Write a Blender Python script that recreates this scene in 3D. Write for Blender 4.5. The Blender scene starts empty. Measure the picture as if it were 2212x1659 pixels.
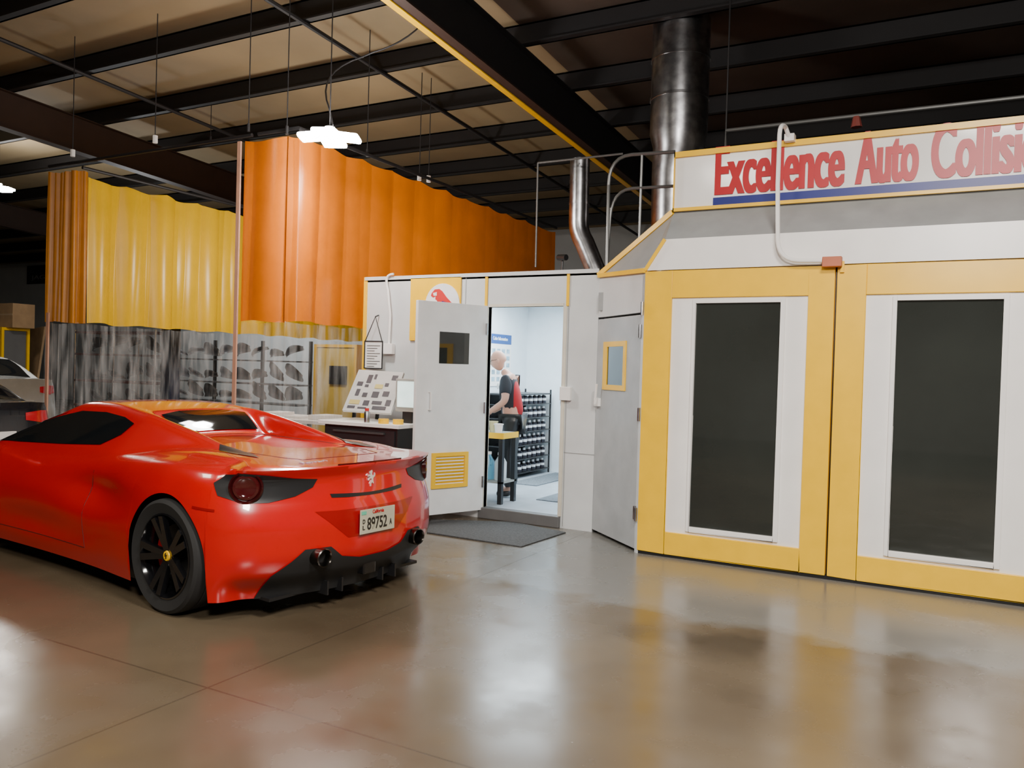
import bpy, bmesh, math, random
from mathutils import Vector, Matrix
R=math.radians; V=Vector; rnd=random.Random(5)
C=bpy.context.scene.collection
W,H,F=2212,1659,1757.0; YAW=R(28.5); RO=.0286; PI_=-31/1757; CH=1.62
fw=V((-math.sin(YAW)*math.cos(PI_),math.cos(YAW)*math.cos(PI_),math.sin(PI_)))
r0=V((math.cos(YAW),math.sin(YAW),0)); u0=r0.cross(fw)
cr_=math.cos(RO); sr_=math.sin(RO)
CR=r0*cr_+u0*sr_; CU=u0*cr_-r0*sr_
cam=bpy.data.cameras.new('camera'); co=bpy.data.objects.new('camera',cam); C.objects.link(co)
m=Matrix.Identity(4)
for i in range(3): m[i][0]=CR[i]; m[i][1]=CU[i]; m[i][2]=-fw[i]
m[0][3],m[1][3],m[2][3]=0,0,CH
co.matrix_world=m; cam.sensor_width=36; cam.lens=36*F/W; cam.clip_end=200
bpy.context.scene.camera=co
def ray(px,py): return fw+CR*((px-W/2)/F)-CU*((py-H/2)/F)
O0=V((0,0,CH))
def PY(px,py,Y): d=ray(px,py); return O0+d*(Y/d.y)
def PX(px,py,X): d=ray(px,py); return O0+d*(X/d.x)
def PZ(px,py,z): d=ray(px,py); return O0+d*((z-CH)/d.z)
def rectp(a,b,c,d,Y):
    return PY(a,(b+d)/2,Y).x, PY((a+c)/2,d,Y).z, PY(c,(b+d)/2,Y).x, PY((a+c)/2,b,Y).z   # x0,z0,x1,z1
# ---------------- materials
MATS={}
def M(name,col,rough=.5,metal=0,var=.08,sc=5,coat=0,emi=0,bump=0,trans=0,alpha=1,spec=.5):
    if name in MATS: return MATS[name]
    mt=bpy.data.materials.new(name); mt.use_nodes=True; n=mt.node_tree; b=n.nodes['Principled BSDF']
    tc=n.nodes.new('ShaderNodeTexCoord'); nz=n.nodes.new('ShaderNodeTexNoise'); nz.inputs['Scale'].default_value=sc; nz.inputs['Detail'].default_value=5
    n.links.new(tc.outputs['Object'],nz.inputs['Vector'])
    rp=n.nodes.new('ShaderNodeValToRGB'); rp.color_ramp.elements[0].position=.3; rp.color_ramp.elements[1].position=.7
    rp.color_ramp.elements[0].color=[max(0,c*(1-var)) for c in col]+[1]; rp.color_ramp.elements[1].color=[min(1,c*(1+var)) for c in col]+[1]
    n.links.new(nz.outputs['Fac'],rp.inputs['Fac']); n.links.new(rp.outputs['Color'],b.inputs['Base Color'])
    b.inputs['Roughness'].default_value=rough; b.inputs['Metallic'].default_value=metal; b.inputs['Coat Weight'].default_value=coat
    b.inputs['Coat Roughness'].default_value=.04; b.inputs['Specular IOR Level'].default_value=spec
    if emi: b.inputs['Emission Strength'].default_value=emi; b.inputs['Emission Color'].default_value=list(col)+[1]
    if bump:
        bp=n.nodes.new('ShaderNodeBump'); bp.inputs['Strength'].default_value=bump; bp.inputs['Distance'].default_value=.02
        n.links.new(nz.outputs['Fac'],bp.inputs['Height']); n.links.new(bp.outputs['Normal'],b.inputs['Normal'])
    out=n.nodes['Material Output']
    if trans:
        tr=n.nodes.new('ShaderNodeBsdfTranslucent'); n.links.new(rp.outputs['Color'],tr.inputs['Color'])
        mx=n.nodes.new('ShaderNodeMixShader'); mx.inputs[0].default_value=trans
        n.links.new(b.outputs[0],mx.inputs[1]); n.links.new(tr.outputs[0],mx.inputs[2]); n.links.new(mx.outputs[0],out.inputs[0])
    if alpha<1:
        tr=n.nodes.new('ShaderNodeBsdfTransparent'); mx=n.nodes.new('ShaderNodeMixShader')
        mr=n.nodes.new('ShaderNodeMapRange'); mr.inputs['From Min'].default_value=.4; mr.inputs['From Max'].default_value=.7; mr.inputs['To Min'].default_value=alpha*.2; mr.inputs['To Max'].default_value=min(1,alpha*3.2)
        mp=n.nodes.new('ShaderNodeMapping'); mp.inputs['Scale'].default_value=(4,4,.6); n.links.new(tc.outputs['Object'],mp.inputs[0]); n.links.new(mp.outputs[0],nz.inputs['Vector'])
        n.links.new(nz.outputs['Fac'],mr.inputs['Value']); n.links.new(mr.outputs[0],mx.inputs[0])
        n.links.new(tr.outputs[0],mx.inputs[1]); n.links.new(b.outputs[0],mx.inputs[2]); n.links.new(mx.outputs[0],out.inputs[0])
    MATS[name]=mt; return mt
white=M('white_paint',(.88,.86,.83),.3,var=.04,sc=3); wgrey=M('grey_white_paint',(.60,.62,.62),.38,var=.07,sc=2.5)
grey=M('grey_panel',(.30,.31,.31),.4); yel=M('yellow_paint',(.93,.54,.0),.33,var=.05); black=M('black_plastic',(.012,.012,.013),.35)
steel=M('galvanised',(.34,.34,.35),.3,1,var=.35,sc=9); dsteel=M('dark_steel',(.013,.012,.013),.6); pipe=M('conduit_grey',(.14,.14,.135),.4,.5)
brown=M('rafter_brown',(.035,.018,.012),.6); glassd=M('dark_glass',(.026,.03,.027),.03,var=.25,sc=.7,spec=.9)
redp=M('red_car_paint',(.52,.0,.002),.22,var=.02,coat=1); blk=M('gloss_black',(.006,.006,.007),.12,coat=.6); rub=M('tyre_rubber',(.014,.014,.014),.75)
chrome=M('chrome',(.8,.8,.8),.2,.6,var=.02); card=M('cardboard',(.36,.23,.12),.85,var=.15); paper=M('paper',(.75,.75,.72),.7,var=.04)
navy=M('navy_blue',(.004,.012,.18),.4); redl=M('red_lettering',(.45,.0,.008),.4); skin=M('skin',(.5,.26,.18),.5); floorb=M('mixing_room_floor',(.42,.46,.5),.3,var=.15,sc=3)
# ---------------- mesh builder
def wm(o): return (wm(o.parent) if o.parent else Matrix.Identity(4))@o.matrix_basis
def tag(o,label=None,cat=None,group=None,kind=None):
    if label: o['label']=label
    if cat: o['category']=cat
    if group: o['group']=group
    if kind: o['kind']=kind
    return o
def thing(name,label,cat,loc=(0,0,0),rz=0,group=None):
    o=bpy.data.objects.new(name,None); C.objects.link(o); o.location=loc; o.rotation_euler=(0,0,rz); o.empty_display_size=.1
    return tag(o,label,cat,group)
class MB:
    def __init__(s): s.v=[]; s.f=[]
    def add(s,v,f):
        n=len(s.v); s.v+= [V(p) for p in v]; s.f+=[tuple(i+n for i in q) for q in f]; return s
    def box(s,a,b):
        x0,y0,z0=[min(a[i],b[i]) for i in range(3)]; x1,y1,z1=[max(a[i],b[i]) for i in range(3)]
        return s.add([(x0,y0,z0),(x1,y0,z0),(x1,y1,z0),(x0,y1,z0),(x0,y0,z1),(x1,y0,z1),(x1,y1,z1),(x0,y1,z1)],
          [(0,3,2,1),(4,5,6,7),(0,1,5,4),(1,2,6,5),(2,3,7,6),(3,0,4,7)])
    def bar(s,p,q,w,h,up=(0,0,1)):
        p=V(p);q=V(q); d=(q-p).normalized(); sd=d.cross(V(up))
        if sd.length<1e-4: sd=d.cross(V((0,1,0)))
        sd.normalize(); u=sd.cross(d); vs=[]
        for e in (p,q):
            for a,b in ((-1,-1),(1,-1),(1,1),(-1,1)): vs.append(e+sd*a*w/2+u*b*h/2)
        return s.add(vs,[(0,1,2,3),(7,6,5,4),(0,4,5,1),(1,5,6,2),(2,6,7,3),(3,7,4,0)])
    def tube(s,pts,r,seg=8,caps=True):
        pts=[V(p) for p in pts]; rs=r if isinstance(r,(list,tuple)) else [r]*len(pts)
        vs=[];fs=[]; nrm=None
        for i,p in enumerate(pts):
            d=(pts[min(i+1,len(pts)-1)]-pts[max(i-1,0)]).normalized()
            if nrm is None: nrm=d.orthogonal().normalized()
            else:
                nrm=(nrm-d*nrm.dot(d)); nrm=nrm.normalized() if nrm.length>1e-6 else d.orthogonal().normalized()
            b=d.cross(nrm)
            for k in range(seg):
                a=2*math.pi*k/seg; vs.append(p+(nrm*math.cos(a)+b*math.sin(a))*rs[i])
        for i in range(len(pts)-1):
            for k in range(seg):
                k2=(k+1)%seg; fs.append((i*seg+k,i*seg+k2,(i+1)*seg+k2,(i+1)*seg+k))
        if caps: fs.append(tuple(range(seg))[::-1]); fs.append(tuple((len(pts)-1)*seg+k for k in range(seg)))
        return s.add(vs,fs)
    def lathe(s,prof,c,axis=(0,0,1),seg=20,arc=None,a0=0):
        ax=V(axis).normalized(); n=ax.orthogonal().normalized() if abs(ax.z)<.9 else V((1,0,0)); 
        if abs(ax.z)<.9: n=V((0,0,1))
        b=ax.cross(n); c=V(c); vs=[];fs=[]; A=arc or 2*math.pi; ns=seg if not arc else seg+1
        for r,h in prof:
            for k in range(ns):
                a=a0+A*k/seg; vs.append(c+ax*h+(n*math.cos(a)+b*math.sin(a))*r)
        for i in range(len(prof)-1):
            for k in range(seg):
                k2=(k+1)%ns if not arc else k+1
                fs.append((i*ns+k,i*ns+k2,(i+1)*ns+k2,(i+1)*ns+k))
        return s.add(vs,fs)
    def prism(s,pts,off):
        pts=[V(p) for p in pts]; off=V(off); n=len(pts)
        return s.add(pts+[p+off for p in pts],[tuple(range(n))[::-1],tuple(range(n,2*n))]+[(i,(i+1)%n,n+(i+1)%n,n+i) for i in range(n)])
    def sphere(s,c,r,seg=14,fn=None):
        c=V(c); r=V(r) if not isinstance(r,(int,float)) else V((r,r,r)); vs=[];fs=[]; nr=seg//2+1
        for i in range(nr+1):
            t=math.pi*i/nr
            for k in range(seg):
                a=2*math.pi*k/seg; d=V((math.sin(t)*math.cos(a),math.sin(t)*math.sin(a),math.cos(t)))
                p=V((d.x*r.x,d.y*r.y,d.z*r.z))
                if fn: p=fn(d,p)
                vs.append(c+p)
        for i in range(nr):
            for k in range(seg): fs.append((i*seg+k,(i+1)*seg+k,(i+1)*seg+(k+1)%seg,i*seg+(k+1)%seg))
        return s.add(vs,fs)
    def grid(s,fn,nu,nv):
        vs=[fn(i/nu,j/nv) for i in range(nu+1) for j in range(nv+1)]
        return s.add(vs,[(i*(nv+1)+j,(i+1)*(nv+1)+j,(i+1)*(nv+1)+j+1,i*(nv+1)+j+1) for i in range(nu) for j in range(nv)])
    def build(s,name,mat,parent=None,smooth=False,bevel=0,local=False,weld=0,ang=35):
        me=bpy.data.meshes.new(name); vs=s.v
        if parent and not local:
            inv=wm(parent).inverted(); vs=[inv@p for p in s.v]
        me.from_pydata([tuple(p) for p in vs],[],s.f); me.validate()
        bm=bmesh.new(); bm.from_mesh(me)
        bmesh.ops.remove_doubles(bm,verts=bm.verts,dist=weld or 1e-5)
        bmesh.ops.recalc_face_normals(bm,faces=bm.faces); bm.to_mesh(me); bm.free()
        me.materials.append(mat)
        if smooth:
            me.polygons.foreach_set('use_smooth',[True]*len(me.polygons)); me.set_sharp_from_angle(angle=R(ang))
        o=bpy.data.objects.new(name,me); C.objects.link(o)
        if parent: o.parent=parent
        if bevel:
            b=o.modifiers.new('b','BEVEL'); b.width=bevel; b.segments=2; b.limit_method='ANGLE'
        return o
def text(body,o,right,up,w,h,mat,parent=None,name='lettering',off=.0,depth=.002,local=False,bold=0):
    cu=bpy.data.curves.new('t','FONT'); cu.body=body; cu.offset=off; cu.extrude=.01
    ob=bpy.data.objects.new('t',cu); C.objects.link(ob); dg=bpy.context.evaluated_depsgraph_get()
    me=bpy.data.meshes.new_from_object(ob.evaluated_get(dg)); bpy.data.objects.remove(ob)
    xs=[v.co.x for v in me.vertices]; ys=[v.co.y for v in me.vertices]
    x0,x1,y0,y1=min(xs),max(xs),min(ys),max(ys); right=V(right).normalized(); up=V(up).normalized(); n=right.cross(up); o=V(o)
    mb=MB()
    for k,bb in enumerate(((-bold,-bold/2,0,bold/2,bold) if bold else (0,))):
        mb.add([o+right*((v.co.x-x0)/(x1-x0)*w+bb)+up*((v.co.y-y0)/(y1-y0)*h)+n*(v.co.z/.01*depth+k*.0004) for v in me.vertices],[tuple(p.vertices) for p in me.polygons])
    bpy.data.meshes.remove(me)
    return mb.build(name,mat,parent,local=local)
def arcpts(a,b,c,n=6):
    a,b,c=V(a),V(b),V(c); return [a*(1-t)**2+b*2*t*(1-t)+c*t*t for t in [i/n for i in range(n+1)]]
def copy_tree(o,parent=None):
    c=o.copy(); C.objects.link(c); c.parent=parent
    for ch in [q for q in bpy.data.objects if q.parent==o]: copy_tree(ch,c)
    return c
def frame_bars(mb,x0,z0,x1,z1,w,Y0,Y1,wb=None,wt=None,wr=None):
    wb=wb or w; wt=wt or w; wr=wr or w
    mb.box((x0,Y0,z0),(x0+w,Y1,z1)); mb.box((x1-wr,Y0,z0),(x1,Y1,z1)); mb.box((x0+w,Y0,z1-wt),(x1-wr,Y1,z1)); mb.box((x0+w,Y0,z0),(x1-wr,Y1,z0+wb)); return mb

# ================= SETTING
fm=bpy.data.materials.new('concrete_floor'); fm.use_nodes=True; n=fm.node_tree; N=n.nodes; L=n.links.new; bs=N['Principled BSDF']
tc=N.new('ShaderNodeTexCoord'); sp=N.new('ShaderNodeSeparateXYZ'); L(tc.outputs['Object'],sp.inputs[0])
def noise(s,d=6):
    q=N.new('ShaderNodeTexNoise'); q.inputs['Scale'].default_value=s; q.inputs['Detail'].default_value=d; L(tc.outputs['Object'],q.inputs['Vector']); return q.outputs['Fac']
def mth(op,a,b=0,c=None):
    q=N.new('ShaderNodeMath'); q.operation=op
    for i,v in enumerate((a,b)+((c,) if c is not None else ())):
        if isinstance(v,(int,float)): q.inputs[i].default_value=v
        else: L(v,q.inputs[i])
    return q.outputs[0]
def mapr(v,a,b,c=0,d=1):
    q=N.new('ShaderNodeMapRange'); L(v,q.inputs[0]); q.inputs[1].default_value=a; q.inputs[2].default_value=b; q.inputs[3].default_value=c; q.inputs[4].default_value=d; return q.outputs[0]
def mix(f,a,b):
    q=N.new('ShaderNodeMix'); q.data_type='RGBA'; L(f,q.inputs[0])
    for s,v in ((6,a),(7,b)):
        if isinstance(v,tuple): q.inputs[s].default_value=v+(1,)
        else: L(v,q.inputs[s])
    return q.outputs[2]
n1=noise(.55,4); n2=noise(2.5,8); n3=noise(30,3)
base=mix(mapr(n1,.35,.65),(.070,.050,.030),(.135,.104,.066))
base=mix(mapr(n2,.3,.75,0,.5),base,(.088,.066,.042))
yy=mth('ADD',sp.outputs[1],mth('MULTIPLY',mth('SUBTRACT',n2,.5),.7)); xx=mth('ADD',sp.outputs[0],mth('MULTIPLY',mth('SUBTRACT',n2,.5),.5))
gm=mth('MULTIPLY',mapr(yy,5.25,5.45),mapr(xx,-3.9,-3.3))
base=mix(mth('MULTIPLY',gm,.85),base,(.165,.165,.155))
stain=mth('MULTIPLY',mapr(mth('ABSOLUTE',mth('ADD',yy,-4.9)),.3,.1),mapr(mth('ABSOLUTE',mth('ADD',xx,1.35)),.55,.3))
base=mix(mth('MULTIPLY',stain,.55),base,(.035,.026,.018))
base=mix(mapr(n3,.7,.76,0,.25),base,(.2,.17,.13))
j=mth('MAXIMUM',mapr(mth('ABSOLUTE',mth('ADD',sp.outputs[0],3.2)),.010,.003),mapr(mth('ABSOLUTE',mth('ADD',sp.outputs[1],-2.82)),.010,.003))
base=mix(mth('MULTIPLY',j,.45),base,(.03,.022,.015))
L(base,bs.inputs['Base Color']); L(mapr(n2,.3,.7,.17,.32),bs.inputs['Roughness']); bs.inputs['Specular IOR Level'].default_value=.5
XW,YW=-36,19.2
tag(MB().box((XW,-7,-.1),(9,YW+.2,0)).build('floor',fm),kind='structure')
wallm=M('back_wall_paint',(.45,.46,.45),.7,var=.06,sc=1.2); warmw=M('warm_wall',(.32,.29,.25),.8)
for nm,a,b in (('wall_back',(XW,YW,0),(9,YW+.2,6)),('wall_left',(XW-.2,-7,0),(XW,YW+.2,6.6)),('wall_right',(9,-7,0),(9.2,YW+.2,6.6)),('wall_front',(XW,-7.2,0),(9,-7,6.6))):
    tag(MB().box(a,b).build(nm,wallm if nm=='wall_back' else warmw),kind='structure')
zp=lambda Y:6.12-.057*Y
ceilm=M('cream_insulation',(.30,.225,.125),.75,var=.16,sc=.7); ceild=M('dim_dirty_insulation',(.085,.06,.045),.8,var=.25,sc=.8)  # right of the beam, weaker light is painted into the darker, dirtier insulation
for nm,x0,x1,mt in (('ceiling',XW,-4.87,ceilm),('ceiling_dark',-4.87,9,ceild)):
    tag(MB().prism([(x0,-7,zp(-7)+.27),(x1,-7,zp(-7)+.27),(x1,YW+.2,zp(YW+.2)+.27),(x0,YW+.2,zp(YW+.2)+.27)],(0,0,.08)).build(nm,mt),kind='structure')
for i,Y in enumerate([-3.1,-1.6,-.1,1.4,2.87,4.37,5.87,7.37,8.88,10.36,11.85,13.3,14.8,16.3,17.8]):
    z=zp(Y); mb=MB(); mb.box((XW,Y-.015,z-.02),(9,Y+.015,z+.26)); mb.box((XW,Y-.1,z-.02),(9,Y+.015,z)); mb.box((XW,Y-.015,z+.24),(9,Y+.1,z+.26))
    tag(mb.build('trim_%d'%(i+1),dsteel),kind='structure')
for xr,lab,yf in ((-4.87,'dark steel roof beam with yellow painted lower flange running over the paint booth',True),(-13.0,'brown steel roof beam passing behind the orange curtain on the left',False),(-21.1,'distant dark brown roof beam beyond the one behind the orange curtain',False)):
    t=thing('roof_beam',lab,'beam',(xr,3,zp(3)-.6))
    def pr(dx0,dx1,d0,d1):
        return MB().prism([(xr+dx0,-6.9,zp(-6.9)+d0),(xr+dx1,-6.9,zp(-6.9)+d0),(xr+dx1,-6.9,zp(-6.9)+d1),(xr+dx0,-6.9,zp(-6.9)+d1)],(0,26,-.057*26))
    pr(-.015,.015,-.585,-.03).build('web',dsteel if yf else brown,t); pr(-.1,.1,-.6,-.58).build('lower_flange',brown,t); pr(-.1,.1,-.035,-.022).build('upper_flange',dsteel if yf else brown,t)
    if yf: pr(-.112,-.03,-.614,-.57).build('yellow_edge',yel,t)
for xs_,lab in ((-6.9,'thin dark sprinkler pipe running to the back above the orange curtain'),(-11.03,'thin dark sprinkler pipe running to the back at far left')):
    t=MB().tube([(xs_,-6.5,zp(-6.5)-.05),(xs_,19.25,zp(19.25)-.05)],.03).build('sprinkler_pipe',dsteel,smooth=True); tag(t,lab,'pipe')

# ================= SPRAY BOOTH
Yb=6.97; XL=-2.46; XG=-.857; XR=.745; ZT=2.53
t=thing('spray_booth','large white and yellow spray booth with two tall windowed doors and lettered sign on top','spray booth',(-.9,Yb,0))
MB().box((-3.12,7.66,0),(2.0,13.2,2.6)).build('booth_body',wgrey,t)
def hinges(parent,pts,r=.014):
    for p in pts: MB().tube([V(p)-V((0,0,.06)),V(p)+V((0,0,.06))],r).build('hinge',steel,parent,smooth=True)
def leaf(x0,x1,ix0,ix1,gx0,gx1,fx0,fx1,izt,izb,gzt,gzb,fzt,fzb):
    mb=MB()
    mb.box((x0,Yb,.03),(ix0,Yb+.06,ZT)); mb.box((ix1,Yb,.03),(x1,Yb+.06,ZT)); mb.box((ix0,Yb,izt),(ix1,Yb+.06,ZT)); mb.box((ix0,Yb,.03),(ix1,Yb+.06,izb))
    d=mb.build('door',yel,t,bevel=.004)
    p=MB(); p.box((ix0,Yb+.02,izb),(fx0,Yb+.05,izt)); p.box((fx1,Yb+.02,izb),(ix1,Yb+.05,izt)); p.box((fx0,Yb+.02,fzt),(fx1,Yb+.05,izt)); p.box((fx0,Yb+.02,izb),(fx1,Yb+.05,fzb)); p.build('inner_panel',white,d)
    q=MB(); q.box((fx0,Yb+.0,fzb),(gx0,Yb+.05,fzt)); q.box((gx1,Yb+.0,fzb),(fx1,Yb+.05,fzt)); q.box((gx0,Yb,gzt),(gx1,Yb+.05,fzt)); q.box((gx0,Yb,fzb),(gx1,Yb+.05,gzb)); q.build('window_frame',white,d,bevel=.003)
    MB().box((gx0,Yb+.025,gzb),(gx1,Yb+.035,gzt)).build('glass_pane',glassd,d)
    return d
a=rectp(1443,641,1737,1168,Yb); g=rectp(1495,654,1678,1150,Yb); f=rectp(1488,645,1688,1161,Yb)
l1=leaf(XL,XG-.008,a[0],a[2],g[0],g[2],f[0],f[2],a[3],a[1],g[3],g[1],f[3],f[1])
g2=rectp(1928,652,2158,1212,Yb); f2=rectp(1918,641,2171,1225,Yb); ix=PY(1861,920,Yb).x
l2=leaf(XG+.008,XR,ix,ix+(a[2]-a[0])+.07,g2[0],g2[2],f2[0],f2[2],a[3],a[1],g[3],g[1],f[3],f[1])
hinges(l1,[(XL-.015,Yb-.012,z) for z in (.35,1.25,2.2)])
lt=MB(); lt.box((XG+.03,Yb-.02,ZT-.06),(XG+.06,Yb,ZT+.03)); lt.build('latch',yel,l2)
MB().box((XG-.01,Yb+.062,.0),(XG+.01,Yb+.07,ZT)).build('door_seal',black,t)
MB().box((XL,Yb+.01,0),(XR,Yb+.06,.03)).build('threshold',black,t)
MB().box((XR+.01,Yb,0),(2.0,Yb+.06,ZT)).build('side_panel',white,t)
z1=PY(1437,517,Yb).z; zs0=PY(1455,458,7.25).z; zs1=PY(1460,330,7.25).z; xs0=PY(1456,400,7.25).x; xD=PY(1437,517,Yb).x
MB().prism([(XL,Yb,ZT+.01),(2,Yb,ZT+.01),(2,Yb,z1),(xD,Yb,z1)],(0,.05,0)).build('header_panel',white,t)
MB().prism([(xD,Yb,z1),(2,Yb,z1),(2,7.27,zs0),(xs0,7.27,zs0)],(0,.03,.0)).build('sloped_panel',grey,t)
B_=V((-3.17,7.62,ZT+.06)); Cc=V((xs0,7.27,zs0)); A_=V((XL,Yb,ZT+.01)); D_=V((xD,Yb,z1))
MB().add([A_,B_,Cc,D_,A_+V((0,.04,0)),B_+V((0,.04,0)),Cc+V((0,.04,0)),D_+V((0,.04,0))],[(0,1,2),(0,2,3),(4,6,5),(4,7,6),(0,4,5,1),(1,5,6,2),(2,6,7,3),(3,7,4,0)]).build('corner_panel',grey,t)
e=MB(); e.bar(B_+V((0,-.01,0)),Cc+V((0,-.01,0)),.05,.05); e.bar(B_+V((0,-.01,0)),A_+V((0,-.01,0)),.04,.04); e.bar(A_,D_,.03,.03); e.build('yellow_trim',yel,t)
sg=MB().box((xs0,7.25,zs0),(2.0,7.32,zs1)).build('sign_board',M('sign_gloss_white',(.86,.85,.82),.12,var=.03),t)
e=MB(); e.box((xs0,7.225,zs1-.05),(2.0,7.255,zs1)); e.box((xs0,7.225,zs0),(2.0,7.255,zs0+.03)); e.box((xs0,7.225,zs0),(xs0+.01,7.255,zs1)); e.build('sign_border',yel,sg)
Ys=7.243
for wd,pa,pb in (('Excellence',1547,1822),('Auto',1850,1981),('Collision',2013,2290)):
    p=PY(pa,380,Ys); q=PY(pb,370,Ys); zb=PY(1545,423,Ys).z; zt=PY(1545,326,Ys).z
    text(wd,(p.x,Ys,zb),(1,0,0),(0,0,1),q.x-p.x,(zt-zb)*1.08,redl,sg,off=.012,bold=.0115)
p=PY(1540,440,Ys); MB().box((p.x,Ys-.002,p.z-.03),(1.9,Ys+.005,p.z+.052)).build('blue_stripe',navy,sg)
# angled side door
A2=V((-3.17,7.62,0)); B2=V((XL,Yb,0)); dv=(B2-A2); dl=dv.length; dn=dv.normalized(); nn=V((dn.y,-dn.x,0)); 
def sp_(s,z,o=0): p=A2+dv*s+nn*o; return V((p.x,p.y,z))
zd=2.15
sw=MB().prism([sp_(0,zd+.02),sp_(1,zd+.02),sp_(1,ZT+.04),sp_(0,ZT+.04)],nn*-.05).build('corner_header',wgrey,t)
sw=MB().prism([sp_(0,.03),sp_(.95,.03),sp_(.95,zd),sp_(0,zd)],nn*-.05).build('side_door',M('side_door_grey',(.40,.42,.43),.35),t,bevel=.004)
MB().prism([sp_(.955,.0),sp_(1.0,.0),sp_(1.0,ZT),sp_(.955,ZT)],nn*-.06).build('corner_post',wgrey,t)
w0,w1,wz0,wz1=.26,.62,1.50,1.87
q=MB(); 
for (s0,s1,za,zb_) in ((w0-.09,w0,wz0-.05,wz1+.05),(w1,w1+.05,wz0-.05,wz1+.05),(w0,w1,wz1,wz1+.05),(w0,w1,wz0-.05,wz0)): q.prism([sp_(s0,za,.012),sp_(s1,za,.012),sp_(s1,zb_,.012),sp_(s0,zb_,.012)],nn*-.02)
q.build('window_frame',yel,sw); MB().prism([sp_(w0,wz0,.003),sp_(w1,wz0,.003),sp_(w1,wz1,.003),sp_(w0,wz1,.003)],nn*-.01).build('window_pane',glassd,sw)
q=MB(); q.prism([sp_(.02,1.28,.03),sp_(.12,1.28,.03),sp_(.12,1.36,.03),sp_(.02,1.36,.03)],nn*-.03); q.tube([sp_(.09,1.3,.05),sp_(.12,1.5,.05)],.012); q.build('latch',white,sw)
hinges(sw,[sp_(.955,z,.012) for z in (.36,2.0)])
# conduit on the booth front
Yc=6.9; P=lambda x,y,Y=Yc:PY(x,y,Y)
t=thing('wall_conduit','white bent conduit running down over the sign to a small orange box above the doors','conduit',P(1797,565))
pts=[P(1706,300,7.18),P(1697,275,7.1)]+arcpts(P(1697,275,7.1),P(1686,262),P(1684,290),5)+[P(1680,400),P(1680,520)]+arcpts(P(1680,520),P(1682,562),P(1725,563),6)+[P(1776,563)]
MB().tube(pts,.018,10).build('conduit',white,t,smooth=True); q=rectp(1776,554,1818,576,6.9)
MB().box((q[0],6.89,q[1]),(q[2],6.96,q[3])).build('junction_box',M('orange_box',(.45,.12,.05),.5),t,bevel=.005)
q=P(1706,298,7.18); MB().box((q.x-.04,7.15,q.z-.03),(q.x+.04,7.24,q.z+.03)).build('socket_box',white,t)
# rails on the roof
t=thing('guard_rail','grey pipe guard rail curving over the side of the booth roof','railing',P(1312,600,7.75)); Yr=7.75
MB().tube([P(1303,660,7.6),P(1311,580,7.6),P(1315,400,Yr)]+arcpts(P(1315,400,Yr),P(1316,338,Yr),P(1365,334,Yr))+[P(1458,328,Yr)],.018).build('rail',pipe,t,smooth=True)
MB().tube([P(1312,560,Yr),P(1318,470,Yr)]+arcpts(P(1318,470,Yr),P(1322,412,Yr),P(1365,407,Yr))+[P(1455,402,Yr)],.016).build('lower_rail',pipe,t,smooth=True)
MB().tube([P(1387,335,Yr),P(1381,520,Yr)],.014).build('post',pipe,t,smooth=True)
q=P(1303,652,7.6); MB().box((q.x-.03,7.55,q.z-.09),(q.x+.03,7.6,q.z+.09)).build('switch_box',grey,t)
t=thing('hand_rail','thin grey pipe rail standing on the mixing room roof left of the booth','railing',P(1157,577,8.4))
MB().tube([P(1157,577,8.4),P(1162,352,8.4)],.012).build('post',pipe,t,smooth=True); MB().tube([P(1162,352,8.4),P(1345,332,8.4)],.012).build('rail',pipe,t,smooth=True)
t=thing('sprinkler_line','grey sprinkler pipe above the lettered sign with a red sprinkler head','pipe',P(1568,315,8))
MB().tube([P(1568,330,8),P(1568,282,8),P(1850,250,8),P(2240,206,8)],.018).build('pipe',pipe,t,smooth=True); MB().tube([P(1850,252,8),P(1850,275,8)],[.03,.05]).build('sprinkler_head',M('dull_red',(.2,.04,.03),.6),t)
p=P(1568,290,8); MB().tube([p,(p.x,8,zp(8)+.1)],.008).build('hanger_rod',dsteel,t)
# ducts
def duct(label,pts,r):
    t=thing('exhaust_duct',label,'duct',pts[-1]); MB().tube(pts,r,22).build('pipe_section',steel,t,smooth=True)
    for p,q,rr in ((pts[0],pts[1],r if not isinstance(r,list) else r[0]),):
        for k in (.35,.7):
            c=V(p).lerp(V(q),k); MB().tube([c-V((0,0,.015)),c+V((0,0,.015))],rr*1.03,22).build('joint_band',steel,t,smooth=True)
p=PY(1465,300,9.2); p2=PY(1450,460,9.2)
duct('wide galvanised duct dropping from the dark roof behind the booth',[(p.x,9.2,5.7),(p.x,9.2,PY(1465,290,9.2).z),(p.x,9.2,PY(1465,325,9.2).z),(p2.x,9.2,PY(1450,375,9.2).z),(p2.x,9.2,2.6)],[.33,.33,.29,.24,.22])
duct('narrow galvanised duct with an elbow on the mixing room roof',[PY(1253,345,8.7),PY(1250,480,8.7)]+arcpts(PY(1250,480,8.7),PY(1250,505,8.7),PY(1263,525,8.7),4)+[PY(1290,592,8.7)],.115)

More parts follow.
